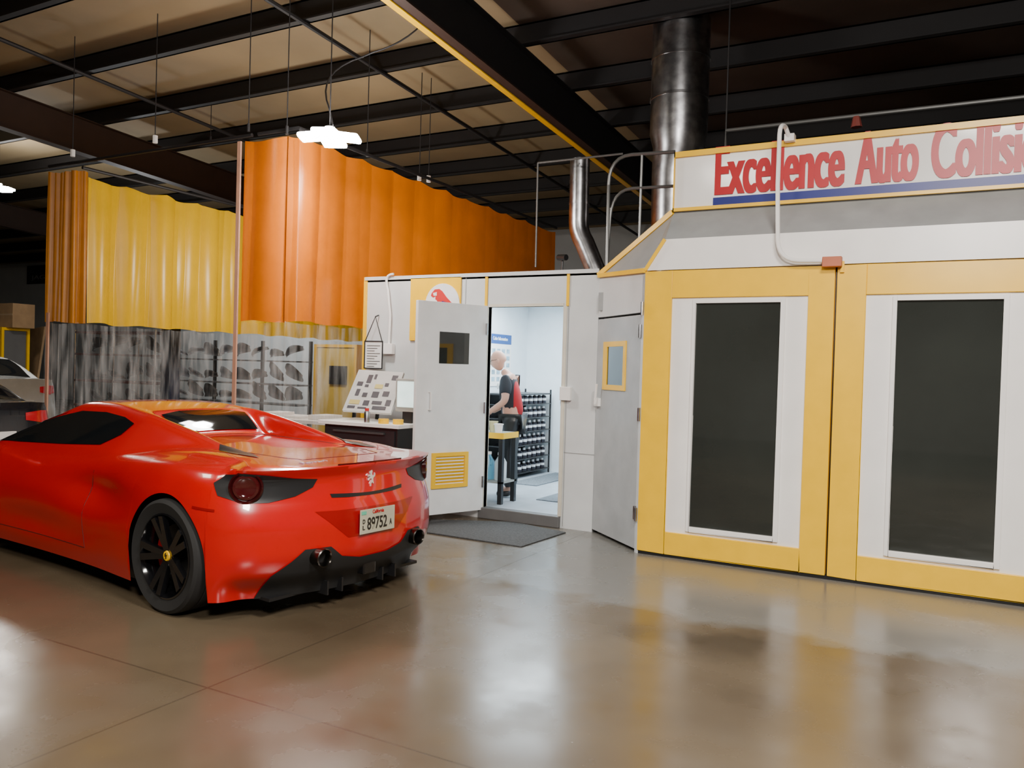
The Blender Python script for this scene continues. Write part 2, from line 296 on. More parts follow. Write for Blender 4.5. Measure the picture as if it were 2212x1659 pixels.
# ================= MIXING ROOM
Ym=7.62; xa,xb=-6.14,-3.17; oa,ob=-4.447,-3.555; zt=2.66; zo=2.29; fl=.12
t=thing('mixing_room','white panelled paint mixing room with an open door and a yellow side strip','room',(-4.6,Ym,0))
iw=M('mixing_room_white',(.78,.84,.88),.5,var=.03)
MB().box((xa,Ym,0),(oa,Ym+.06,zt)).build('wall_panel',wgrey,t); MB().box((ob,Ym,0),(xb,Ym+.06,zt)).build('wall_panel',wgrey,t); MB().box((oa,Ym,zo),(ob,Ym+.06,zt)).build('header_panel',wgrey,t)
MB().box((xa,Ym+.06,0),(xa+.06,11.1,zt)).build('side_panel',wgrey,t); MB().box((-5.75,Ym+.07,fl),(-5.7,11,zt-.06)).build('inner_wall',iw,t)
MB().box((-5.7,10.95,fl),(xb,11,zt-.06)).build('back_panel',iw,t); MB().box((xb-.05,Ym+.06,fl),(xb,11,zt-.06)).build('inner_wall',iw,t)
MB().box((xa,Ym,zt-.06),(xb,11.1,zt)).build('roof_panel',white,t); MB().box((xa+.06,Ym+.06,0),(xb,11,fl)).build('floor_panel',floorb,t)
MB().box((oa-.05,Ym-.04,0),(ob+.03,Ym+.06,fl)).build('sill',M('sill_grey',(.12,.12,.12),.5),t,bevel=.01)
for a,b in (((xa-.02,Ym-.01,0),(xa+.03,Ym+.0,zt)),((oa-.05,Ym-.012,zo),(oa-.02,Ym,zt)),((ob+.03,Ym-.012,zo),(ob+.06,Ym,zt))): MB().box(a,b).build('yellow_strip',yel,t)
e=MB(); e.box((oa-.02,Ym-.01,fl),(oa,Ym+.07,zo)); e.box((ob,Ym-.01,fl),(ob+.04,Ym+.07,zo)); e.box((oa,Ym-.01,zo),(ob,Ym+.07,zo+.03)); e.build('door_frame',M('cream_trim',(.62,.58,.48),.5),t)
for x in (-5.3,-4.75,-3.5): MB().box((x,Ym-.004,0.02),(x+.006,Ym,zt)).build('panel_seam',grey,t)
MB().box((ob+.05,Ym-.004,.78),(xb,Ym,.786)).build('panel_seam',grey,t); MB().box((xa,Ym-.02,zt-.04),(xb,Ym,zt)).build('roof_edge',wgrey,t)
lk=MB().box((ob+.0,Ym-.05,1.32),(ob+.12,Ym,1.46)).build('strike_plate',white,t,bevel=.005)
# open door slab
hg=V((oa,Ym-.02,0)); fe=V((-4.79,6.79,0)); dd=(fe-hg); dwn=dd.normalized(); dnn=V((dwn.y,-dwn.x,0)); 
if dnn.dot(V((0,0,0))-hg)<0: dnn=-dnn
def dp(s,z,o=0): q=hg+dd*s+dnn*o; return V((q.x,q.y,z))
def drect(mb,s0,s1,z0,z1,o,th): return mb.prism([dp(s0,z0,o),dp(s1,z0,o),dp(s1,z1,o),dp(s0,z1,o)],dnn*-th)
dr=drect(MB(),0,1,.09,2.30,0,.05).build('door',M('door_white',(.78,.79,.78),.4,var=.05),t,bevel=.004)
def dsol(px,py):
    d=ray(px,py); nrm=dnn; k=(hg-O0).dot(nrm)/d.dot(nrm); p=O0+d*k; return (p-hg).dot(dwn)/dd.length,p.z
def dbox(px0,py0,px1,py1):
    a=dsol(px0,(py0+py1)/2)[0]; b=dsol(px1,(py0+py1)/2)[0]; return a,b,dsol((px0+px1)/2,py1)[1],dsol((px0+px1)/2,py0)[1]
a,b,za,zb_=dbox(949,718,1013,786); drect(MB(),a,b,za,zb_,.004,.006).build('window_pane',glassd,dr)
a,b,za,zb_=dbox(931,977,1009,1053); q=MB(); w=(a-b)*.1; 
drect(q,a,a-w,za,zb_,.02,.02);drect(q,b+w,b,za,zb_,.02,.02);drect(q,a-w,b+w,zb_-.04,zb_,.02,.02);drect(q,a-w,b+w,za,za+.04,.02,.02)
for k in range(9):
    zz=za+.05+(zb_-za-.1)*k/8; q.prism([dp(a-w,zz,.002),dp(b+w,zz,.002),dp(b+w,zz+.022,.014),dp(a-w,zz+.022,.014)],dnn*-.003)
q.build('vent',yel,dr)
s_,z_=dsol(926,866); q=MB(); q.tube([dp(s_,z_+.09,0),dp(s_,z_+.09,.04),dp(s_,z_-.09,.04),dp(s_,z_-.09,0)],.01); q.build('handle',white,dr,smooth=True)
hinges(dr,[hg+V((.01,-.03,z)) for z in (.4,1.2,2.05)])
# bird sign on room wall
x0,z0,x1,z1_=rectp(888,600,996,736,Ym); t=thing('wall_sign','yellow panel with a round white sign of a red parrot on the room wall','sign',((x0+x1)/2,Ym,z0))
MB().box((x0,Ym-.02,z0),(x1,Ym-.002,z1_)).build('panel',yel,t); c=PY(955,656,Ym-.03)
MB().lathe([(0,-.0),(.225,-.0),(.225,.01),(0,.01)],c,(0,1,0),32).build('disc',M('sign_white',(.8,.8,.8),.4),t)
b_=[(-.14,.12),(-.10,.16),(-.04,.165),(0,.14),(.06,.07),(.16,-.02),(.19,-.10),(.10,-.06),(.02,-.05),(-.04,-.02),(-.07,.04),(-.09,.05),(-.085,.09),(-.12,.07),(-.15,.09)]
MB().prism([(c.x+u,c.y-.006,c.z+v) for u,v in b_],(0,.005,0)).build('parrot_body',M('parrot_red',(.55,.02,.02),.5),t)
MB().prism([(c.x+u,c.y-.009,c.z+v) for u,v in [(.0,.03),(.08,.01),(.17,-.06),(.08,-.04),(.01,-.01)]],(0,.003,0)).build('parrot_wing',navy,t)
MB().prism([(c.x+u,c.y-.009,c.z+v) for u,v in [(-.12,.12),(-.07,.13),(-.07,.09),(-.11,.09)]],(0,.003,0)).build('parrot_face',paper,t)
t=thing('electric_conduit','curved white conduit with an outlet box on the left end of the room wall','conduit',PY(838,752,7.6))
MB().tube([PY(850,592,7.58)]+arcpts(PY(850,592,7.58),PY(828,592,7.58),PY(838,625,7.58))+[PY(843,680,7.58),PY(840,745,7.58)],.014).build('pipe',white,t,smooth=True)
x0,z0,x1,z1_=rectp(831,742,850,765,7.58); MB().box((x0,7.55,z0),(x1,7.61,z1_)).build('outlet_box',white,t,bevel=.004)
t=thing('document_pouch','clear document pouch with a printed sheet hanging from a string hook','pouch',PY(810,797,7.55)); x0,z0,x1,z1_=rectp(789,738,826,795,7.55)
MB().box((x0,7.545,z0),(x1,7.55,z1_)).build('sheet',paper,t); q=MB(); h=PY(811,684,7.55)
frame_bars(q,x0-.01,z0-.01,x1+.01,z1_+.01,.012,7.538,7.545); q.tube([(x0,7.54,z1_),h,(x1,7.54,z1_)],.006); q.tube([h,h+V((0,.06,.02))],.008); q.build('black_edging',black,t)
q=MB()
for k in range(9): zz=z1_-.05-k*.03; q.box((x0+.03,7.541,zz),(x1-.03-.04*(k%3),7.545,zz+.006))
q.build('printed_lines',M('ink',(.08,.08,.08),.6),t)
t=thing('security_camera','small dark security camera on the mixing room roof beside the narrow duct','camera',PY(1215,555,8.4)); c=PY(1215,556,8.4)
MB().tube([c+V((-.05,0,0)),c+V((.07,-.05,-.01))],.035,12).build('camera_body',black,t,smooth=True); MB().tube([c,(c.x,c.y,2.66)],.012).build('bracket',black,t)

# console cart in front of room wall
t=thing('tool_cabinet','black tool cabinet with white worktop beside the open mixing room door','cabinet',(-5.4,6.95,0))
MB().box((-5.95,6.75,.12),(-4.98,7.3,.98)).build('cabinet_body',black,t,bevel=.006)
MB().box((-6.02,6.72,.98),(-4.95,7.35,1.02)).build('worktop',white,t,bevel=.004)
for k in range(4):
    d=MB().box((-5.92,6.735,.17+k*.2),(-5.01,6.75,.35+k*.2)).build('drawer',M('drawer_black',(.02,.02,.022),.4),t); MB().box((-5.8,6.71,.31+k*.2),(-5.13,6.735,.33+k*.2)).build('handle',M('handle_dark',(.05,.05,.05),.4),d)
for x in (-5.88,-5.05):
    for y in (6.82,7.22): MB().lathe([(0,-.02),(.06,-.02),(.06,.02),(0,.02)],(x,y,.06),(1,0,0),12).build('caster',rub,t)
c0,c1,c2,c3=PY(775,798,7.35),PY(872,804,7.35),PY(843,893,6.95),PY(739,886,6.95)
t=thing('control_board','slanted grey-white board covered in small printed labels beside the monitor','board',(c3+c2)/2)
nb=(c1-c0).cross(c3-c0).normalized(); 
if nb.y>0: nb=-nb
MB().prism([c0,c1,c2,c3],nb*-.03).build('board',M('board_grey',(.48,.48,.46),.45),t,bevel=.004)
def bp(u,v): return (c0*(1-u)+c1*u)*(1-v)+(c3*(1-u)+c2*u)*v
lbl=[(.28,.12,.10,.2),(.42,.10,.05,.12),(.10,.30,.12,.10),(.28,.36,.08,.06),(.5,.34,.17,.10),(.70,.30,.08,.08),(.80,.10,.12,.12),(.14,.48,.08,.16),(.30,.56,.10,.10),(.5,.52,.14,.14),(.72,.50,.13,.12),(.08,.74,.22,.10),(.38,.74,.12,.12),(.56,.74,.2,.08),(.60,.86,.28,.08),(.08,.88,.16,.06),(.3,.9,.18,.04),(.84,.70,.1,.14)]
for k,(u,v,w_,h_) in enumerate(lbl):
    MB().prism([bp(u,v)+nb*.002,bp(u+w_,v)+nb*.002,bp(u+w_,v+h_)+nb*.002,bp(u,v+h_)+nb*.002],nb*.002).build('printed_label',M('pale_label',(.5,.42,.15),.5) if k%7==4 else M('dark_label',(.06,.06,.07),.5),t)
st=MB(); st.bar((c0+c1)/2-nb*.02,V(((c0+c1).x/2,7.3,1.02)),.03,.03); st.build('prop',black,t)
t=thing('monitor','small computer monitor with a bright screen on the tool cabinet','monitor',(-5.12,7.1,1.02)); x0,z0,x1,z1_=rectp(854,818,903,890,7.05)
MB().box((x0,7.05,z0),(x1+.08,7.1,z1_)).build('case',M('beige_case',(.35,.34,.31),.5),t,bevel=.008); MB().box((x0+.03,7.042,z0+.05),(x1+.05,7.049,z1_-.03)).build('screen',M('screen_glow',(.65,.85,.8),.3,emi=1.3,var=.3,sc=9),t)
MB().box((x0+.1,7.05,1.02),(x0+.22,7.15,z0)).build('stand',black,t)
for k,(x,y) in enumerate(((-5.2,6.8),(-5.05,6.85))):
    tag(MB().lathe([(.03,0),(.055,0),(.055,.05),(.03,.05),(.03,0)],(x,y,1.02),(0,0,1),20).build('tape_roll',yel,smooth=True),('left','right')[k]+' yellow roll of masking tape on the tool cabinet top','tape')
t=thing('spray_can','red topped spray can standing left of the masking tape on the tool cabinet','can',(-5.42,6.8,1.02)); MB().lathe([(0,0),(.03,0),(.03,.11),(.02,.125),(0,.125)],(-5.42,6.8,1.02),seg=14).build('can_body',steel,t,smooth=True); MB().lathe([(.022,.12),(.022,.15),(0,.15)],(-5.42,6.8,1.02),seg=14).build('cap',M('parrot_red',(.55,.02,.02),.5),t)
tag(MB().sphere((-5.22,7.54,1.62),(.12,.08,.09)).build('cap',M('dark_cloth',(.05,.05,.055),.9),smooth=True),'dark cloth cap above the monitor on the room wall','cap')
q=[PZ(930,1124,.0),PZ(1120,1126,.0),PZ(1222,1152,.0),PZ(1126,1183,.0),PZ(922,1152,.0)]
tag(MB().prism([(p.x,min(p.y,7.57),.001) for p in q],(0,0,.011)).build('door_mat',M('mat_rubber',(.05,.05,.05),.9,var=.4,sc=60,bump=.6)),'dark ribbed rubber mat on the floor in front of the doorway','mat')
tag(MB().box((-4.2,8.4,fl+.001),(-3.7,9.1,fl+.01)).build('floor_mat',M('mat2',(.15,.17,.19),.9,var=.3,sc=40)),'grey mat just inside the mixing room doorway','mat')
tag(MB().box((-5.1,9.4,fl+.001),(-4.7,10.8,fl+.01)).build('floor_mat',M('mat2',(.15,.17,.19),.9)),'grey mat on the mixing room floor near the bottle rack','mat')

# ================= MIXING ROOM CONTENT
t=thing('bottle_rack','black metal rack holding rows of small paint bottles in the mixing room','rack',(-5.45,10.2,fl)); rx0,rx1,ry0,ry1=-5.66,-5.22,9.6,10.85
for x in (rx0,rx1-.02):
    for y in (ry0,ry1-.02): MB().box((x,y,fl),(x+.02,y+.02,1.34)).build('post',black,t)
lv=[fl+.06+.19*k for k in range(6)]
for z in lv: MB().box((rx0,ry0,z),(rx1,ry1,z+.012)).build('shelf',black,t)
MB().box((rx0,ry0,1.27),(rx1,ry1,1.29)).build('top_shelf',black,t); MB().box((rx0,ry0,fl),(rx0+.01,ry1,1.27)).build('back_plate',black,t)
bot=MB().lathe([(0,0),(.040,0),(.040,.10),(.018,.115),(.018,.13),(0,.13)],(0,0,0),seg=10).build('bottle',M('bottle_dark',(.02,.02,.03),.3),smooth=True); capm=M('bottle_label_white',(.8,.82,.85),.5)
MB().lathe([(.0405,.04),(.0405,.075)],(0,0,0),seg=10).build('bottle_label',capm,bot,local=True); MB().lathe([(.020,.115),(.020,.145),(0,.145)],(0,0,0),seg=8).build('cap',capm,bot,local=True)
first=True
for r_,z in enumerate(lv):
    for k in range(8):
        if first: o=bot; first=False
        else: o=copy_tree(bot)
        o.location=(rx1-.07,ry0+.12+k*.144,z+.013); tag(o,'small dark paint bottle with white label and cap on the black rack','bottle','paint bottles on the black rack')
t=thing('work_bench','narrow black workbench with yellow top edge in front of the man','bench',(-5.0,8.0,fl)); bx0,bx1,by0,by1=-5.65,-4.36,7.85,8.2
MB().box((bx0,by0,.86),(bx1,by1,.91)).build('bench_top',M('bench_top_grey',(.3,.32,.3),.5),t); e=MB(); e.box((bx0,by0-.012,.85),(bx1+.01,by0,.915)); e.box((bx1,by0,.85),(bx1+.012,by1,.915)); e.build('yellow_edge',yel,t)
MB().box((bx0,by0,.35),(bx1,by1,.37)).build('lower_shelf',M('bench_top_grey',(.3,.32,.3),.5),t)
for x in (bx0,bx1-.05):
    for y in (by0,by1-.05): MB().box((x,y,fl),(x+.05,y+.05,.86)).build('leg',black,t)
for k,(x,y,h,lab,mt) in enumerate([(-4.46,7.93,.10,'white mixing cup at the right end of the bench',white),(-4.57,8.0,.12,'pale yellow mixing cup on the bench',M('cup_yellow',(.6,.55,.3),.5)),(-4.67,7.93,.12,'grey paint can on the bench beside the door edge',steel)]):
    o=thing('mixing_cup',lab,'cup',(x,y,.91)); MB().lathe([(0,0),(.04,0),(.05,h),(.053,h),(.047,h-.005),(.037,.006)],(x,y,.911),seg=16).build('cup_body',mt,o,smooth=True); MB().lathe([(.05,h-.012),(.056,h-.012),(.056,h),(.05,h)],(x,y,.911),seg=16).build('rim',mt,o,smooth=True)
bj=M('blue_jug',(.12,.35,.5),.3)
for k,(x,lab,mt) in enumerate(((-4.62,'translucent blue plastic jug with handle on the lower bench shelf',bj),(-4.46,'white plastic jug with blue label right of the blue jug',M('jug_white',(.6,.68,.72),.35)))):
    t=thing('jug',lab,'jug',(x,8.0,.372)); w_=.07
    MB().lathe([(0,0),(w_,0),(w_,.05),(w_,.2),(.03,.27),(.03,.29)],(x,8,.372),seg=20).build('jug_body',mt,t,smooth=True); MB().tube([(x+.03,7.98,.64),(x+.07,7.96,.60),(x+.06,7.95,.54)],.01).build('handle',mt,t,smooth=True); MB().lathe([(.035,.28),(.035,.31),(0,.31)],(x,8,.372),seg=14).build('cap',white,t)
t=thing('wall_poster','blue headed colour chart poster on the mixing room wall','poster',(-5.69,9.4,1.9)); 
pa=PX(1060,720,-5.69); pb=PX(1104,742,-5.69)
MB().box((-5.698,pa.y,pb.z-.02),(-5.685,pb.y,pa.z)).build('header',M('poster_blue',(.02,.08,.28),.5),t)
text('Color Information',(-5.683,pa.y+.06,pb.z+.03),(0,1,0),(0,0,1),(pb.y-pa.y)*.7,.05,white,t); 
MB().box((-5.698,pa.y,pb.z-.62),(-5.688,pb.y,pb.z-.02)).build('sheet',white,t)
for i in range(4):
    for k in range(5): yy_=pa.y+.05+i*(pb.y-pa.y)/4.3; MB().box((-5.687,yy_,pb.z-.15-k*.1),(-5.684,yy_+(pb.y-pa.y)/7,pb.z-.09-k*.1)).build('colour_swatch',M('swatch',(.3,.42,.5),.5,var=.5,sc=8),t)
dx,dy=-4.42,10.3; t=thing('waste_drum','dark drum with a yellow bucket on its lid at the right of the doorway','drum',(dx,dy,fl))
MB().lathe([(0,0),(.22,0),(.22,.3),(.225,.31),(.22,.32),(.22,.62),(0,.62)],(dx,dy,fl),seg=24).build('drum_body',black,t,smooth=True)
MB().lathe([(.225,.6),(.23,.64),(.0,.66)],(dx,dy,fl),seg=24).build('lid',steel,t,smooth=True)
t=thing('bucket','yellow bucket with red funnel standing on the dark drum','bucket',(dx,dy,fl+.66)); MB().lathe([(0,0),(.13,0),(.17,.36),(.175,.36),(.15,.02)],(dx,dy,fl+.66),seg=20).build('bucket_body',yel,t,smooth=True); MB().lathe([(.02,.2),(.03,.36),(.13,.52),(.135,.52),(.03,.35)],(dx,dy,fl+.66),seg=20).build('funnel',M('funnel_red',(.5,.03,.03),.4),t,smooth=True)
tag(MB().box((-4.6,10.92,2.2),(-4.5,10.95,2.32)).build('smoke_sensor',grey,bevel=.01),'small grey sensor high on the back wall of the mixing room','sensor')

# ================= PEOPLE
def skinv(mb,pts,edges,sub=2):
    me=bpy.data.meshes.new('s'); me.from_pydata([p[0] for p in pts],edges,[]); o=bpy.data.objects.new('s',me); C.objects.link(o)
    md=o.modifiers.new('s','SKIN'); md.use_smooth_shade=True
    for i,p in enumerate(pts): r=p[1]; me.skin_vertices[0].data[i].radius=(r if isinstance(r,tuple) else (r,r))
    me.skin_vertices[0].data[0].use_root=True
    sb=o.modifiers.new('u','SUBSURF'); sb.levels=sub; sb.render_levels=sub
    dg=bpy.context.evaluated_depsgraph_get(); m2=bpy.data.meshes.new_from_object(o.evaluated_get(dg))
    mb.add([v.co for v in m2.vertices],[tuple(p.vertices) for p in m2.polygons]); bpy.data.objects.remove(o); bpy.data.meshes.remove(m2)
def person(label,loc,rz,lean,elb,wri,shirtm,trm,hair=None,glasses=False,longs=False,bow=.0):
    t=thing('person',label,'person',loc,rz); l=lean
    pel=(0,0,.93);bel=(l*.25,0,1.08);ch=(l*.7,0,1.28);nk=(l*1.05+.01,0,1.43);hb=(l*1.3+.02+bow*.3,0,1.50)
    ls,rs=(l*.85,.18,1.375),(l*.85,-.18,1.375); (le,re),(lw,rw)=elb,wri
    hips=[(0,.09,.88),(0,-.09,.88)]; kn=[(.03,.1,.49),(.03,-.1,.49)]; an=[(0,.1,.09),(0,-.1,.09)]; to=[(.13,.11,.05),(.13,-.11,.05)]
    mb=MB(); pts=[(pel,.13),(bel,.125),(ch,.14),(nk,.06),(hb,.055),(ls,.07),(le,.045),(lw,.028),(rs,.07),(re,.045),(rw,.028),
             (hips[0],.085),(kn[0],.058),(an[0],.04),(to[0],.035),(hips[1],.085),(kn[1],.058),(an[1],.04),(to[1],.035)]
    skinv(mb,pts,[(0,1),(1,2),(2,3),(3,4),(2,5),(5,6),(6,7),(2,8),(8,9),(9,10),(0,11),(11,12),(12,13),(13,14),(0,15),(15,16),(16,17),(17,18)])
    tl=lean*.8+bow; hc=V((hb[0]+.04+bow*.05,0,1.61-bow*.04))
    def hf(d,p):
        p=p.copy()
        if d.z<0: p.x*=1-.12*abs(d.z); p.y*=1+.35*d.z*abs(d.z); 
        if d.x<0 and d.z<-.2: p.x*=.75
        p.x+=.026*math.exp(-(d.y/.17)**2-((d.z+.12)/.2)**2)*(d.x>0)
        p.x-=.007*math.exp(-((abs(d.y)-.33)/.16)**2-((d.z-.1)/.12)**2)*(d.x>0)
        p.x+=.007*math.exp(-(d.y/.3)**2-((d.z+.5)/.08)**2)*(d.x>0)
        return Matrix.Rotation(tl,3,'Y')@p
    mb.sphere(hc,(.097,.077,.12),28,hf)
    for s in (-1,1): mb.sphere(hc+V((-.01,s*.077,-.01)),(.018,.01,.03),10)
    for (w_,e_,s) in ((lw,le,1),(rw,re,-1)):
        w_=V(w_); d=(w_-V(e_)).normalized(); sd=d.cross(V((0,0,1))).normalized()*s; dn_=V((0,0,-1))
        pc=w_+d*.045
        skinv(mb,[(w_,(.026,.02)),(pc,(.036,.018)),(w_+d*.085,(.034,.016))],[(0,1),(1,2)],2)
        for k in range(4):
            b0=w_+d*.07+sd*(.027-.018*k); ln=[.07,.08,.075,.058][k]
            skinv(mb,[(b0,.0095),(b0+d*ln*.5+dn_*.008,.009),(b0+d*ln*.8+dn_*.03,.0085),(b0+d*ln*.85+dn_*.045,.007)],[(0,1),(1,2),(2,3)],1)
        b0=w_+d*.03+sd*.028; skinv(mb,[(b0,.012),(b0+d*.03+sd*.022+dn_*.008,.010),(b0+d*.055+sd*.028+dn_*.025,.008)],[(0,1),(1,2)],1)
    mb.build('body',skin,t,smooth=True,local=True,ang=180)
    mb=MB(); L_=lambda a,b,k:tuple(a[i]*(1-k)+b[i]*k for i in range(3))
    P_=[((0,0,.90),(.145,.15)),(bel,(.14,.145)),(ch,(.15,.155)),(L_(ch,nk,.6),.085),(ls,.082),(L_(ls,le,.75),.068),(rs,.082),(L_(rs,re,.75),.068)]; E_=[(0,1),(1,2),(2,3),(2,4),(4,5),(2,6),(6,7)]
    if longs: P_+=[(le,.062),(L_(le,lw,.92),.045),(re,.062),(L_(re,rw,.92),.045)]; E_+=[(5,8),(8,9),(7,10),(10,11)]
    skinv(mb,P_,E_)
    sh=mb.build('shirt',shirtm,t,smooth=True,local=True,ang=180)
    mb=MB(); skinv(mb,[((0,0,.93),.14),(hips[0],.1),(kn[0],.078),((0,.1,.1),.07),(hips[1],.1),(kn[1],.078),((0,-.1,.1),.07)],[(0,1),(1,2),(2,3),(0,4),(4,5),(5,6)])
    mb.build('trousers',trm,t,smooth=True,local=True,ang=180)
    for s in (1,-1):
        mb=MB(); skinv(mb,[((-.03,s*.1,.055),(.05,.05)),((.06,s*.105,.045),(.048,.042)),((.15,s*.115,.035),(.04,.033))],[(0,1),(1,2)]); mb.v=[V((v.x,v.y,max(v.z,0))) for v in mb.v]; mb.build('shoe',black,t,smooth=True,local=True,ang=180)
    Rm=Matrix.Rotation(tl,3,'Y')
    for s in (-1,1): MB().sphere(hc+Rm@V((.083,s*.03,.008)),.010,8).build('eye',M('eye_dark',(.03,.02,.02),.3),t,local=True,smooth=True)
    if glasses:
        q=MB()
        for s in (-1,1):
            q.tube([hc+Rm@V((.105,s*.033+.024*math.cos(a_),.008+.018*math.sin(a_))) for a_ in [k*math.pi/6 for k in range(13)]],.0025,6); q.tube([hc+Rm@V((.105,s*.057,.012)),hc+Rm@V((-.005,s*.08,.01))],.0025,6)
        q.build('glasses',black,t,local=True)
    if hair:
        mb=MB(); mb.sphere(hc+V((-.012,0,.02)),(.1,.083,.115),22,lambda d,p:Matrix.Rotation(tl,3,'Y')@(p if d.z>-.1 or d.x<-.3 else p*.8)); mb.build('hair',hair,t,smooth=True,local=True)
    return t,sh
sm=bpy.data.materials.new('black_red_shirt'); sm.use_nodes=True; n=sm.node_tree; b=n.nodes['Principled BSDF']; b.inputs['Roughness'].default_value=.8
a=n.nodes.new('ShaderNodeTexCoord'); s2=n.nodes.new('ShaderNodeSeparateXYZ'); n.links.new(a.outputs['Object'],s2.inputs[0])
def mp_(src,a0,b0):
    mr=n.nodes.new('ShaderNodeMapRange'); mr.inputs[1].default_value=a0; mr.inputs[2].default_value=b0; n.links.new(src,mr.inputs[0]); return mr.outputs[0]
def mu(a_,b_):
    q=n.nodes.new('ShaderNodeMath'); q.operation='MULTIPLY'; n.links.new(a_,q.inputs[0]); n.links.new(b_,q.inputs[1]); return q.outputs[0]
ab=n.nodes.new('ShaderNodeMath'); ab.operation='ABSOLUTE'; n.links.new(s2.outputs[1],ab.inputs[0])
fc_=mu(mu(mp_(s2.outputs[0],-.03,-.035),mp_(s2.outputs[2],1.42,1.41)),mp_(ab.outputs[0],.175,.17))
mx=n.nodes.new('ShaderNodeMix'); mx.data_type='RGBA'; mx.inputs[6].default_value=(.012,.013,.018,1); mx.inputs[7].default_value=(.35,.006,.01,1); n.links.new(fc_,mx.inputs[0]); n.links.new(mx.outputs[2],b.inputs['Base Color'])
pt,sh=person('bald man with glasses in a black and red work shirt looking down at the bench',(-4.58,8.48,fl),R(196),.06,((.04,.27,1.13),(.06,-.25,1.13)),((.26,.22,.98),(.29,-.13,.98)),sm,black,glasses=True,bow=.16)
MB().lathe([(0,0),(.035,0),(.035,.004),(0,.004)],(.17,.09,1.30),(.85,.5,0),16).build('chest_badge',paper,pt,local=True)
MB().lathe([(.033,-.01),(.036,0),(.033,.012)],(.225,.228,1.005),(.8,-.2,-.55),12).build('wrist_watch',black,pt,local=True)
pl=M('plaid_cloth',(.25,.3,.42),.85,var=.6,sc=22)
person('second person in a blue plaid shirt mostly hidden behind the right door frame',(-3.77,8.75,fl),R(100),.05,((.03,.26,1.12),(.03,-.26,1.12)),((.15,.24,.9),(.15,-.24,.9)),pl,M('denim',(.05,.07,.13),.85),hair=M('brown_hair',(.05,.03,.02),.8),longs=True)

# ================= CARS
def cub(kn):
    xs=[k[0] for k in kn]; ys=[k[1] for k in kn]; nn_=len(kn); dl_=[(ys[i+1]-ys[i])/(xs[i+1]-xs[i]) for i in range(nn_-1)]; mm=[dl_[0]]
    for i in range(1,nn_-1): mm.append(0 if dl_[i-1]*dl_[i]<=0 else 2*dl_[i-1]*dl_[i]/(dl_[i-1]+dl_[i]))
    mm.append(dl_[-1])
    def f(x):
        if x<=xs[0]: return ys[0]
        if x>=xs[-1]: return ys[-1]
        i=0
        while x>xs[i+1]: i+=1
        h=xs[i+1]-xs[i]; t=(x-xs[i])/h; t2=t*t;t3=t2*t
        return (2*t3-3*t2+1)*ys[i]+(t3-2*t2+t)*h*mm[i]+(-2*t3+3*t2)*ys[i+1]+(t3-t2)*h*mm[i+1]
    return f
cl=lambda x,a=0,b=1:max(a,min(b,x))
def ss(x): x=cl(x); return x*x*(3-2*x)
def smin(a,b,k): h=cl(.5+.5*(b-a)/k); return b*(1-h)+a*h-k*h*(1-h)
def smax(a,b,k): return -smin(-a,-b,k)
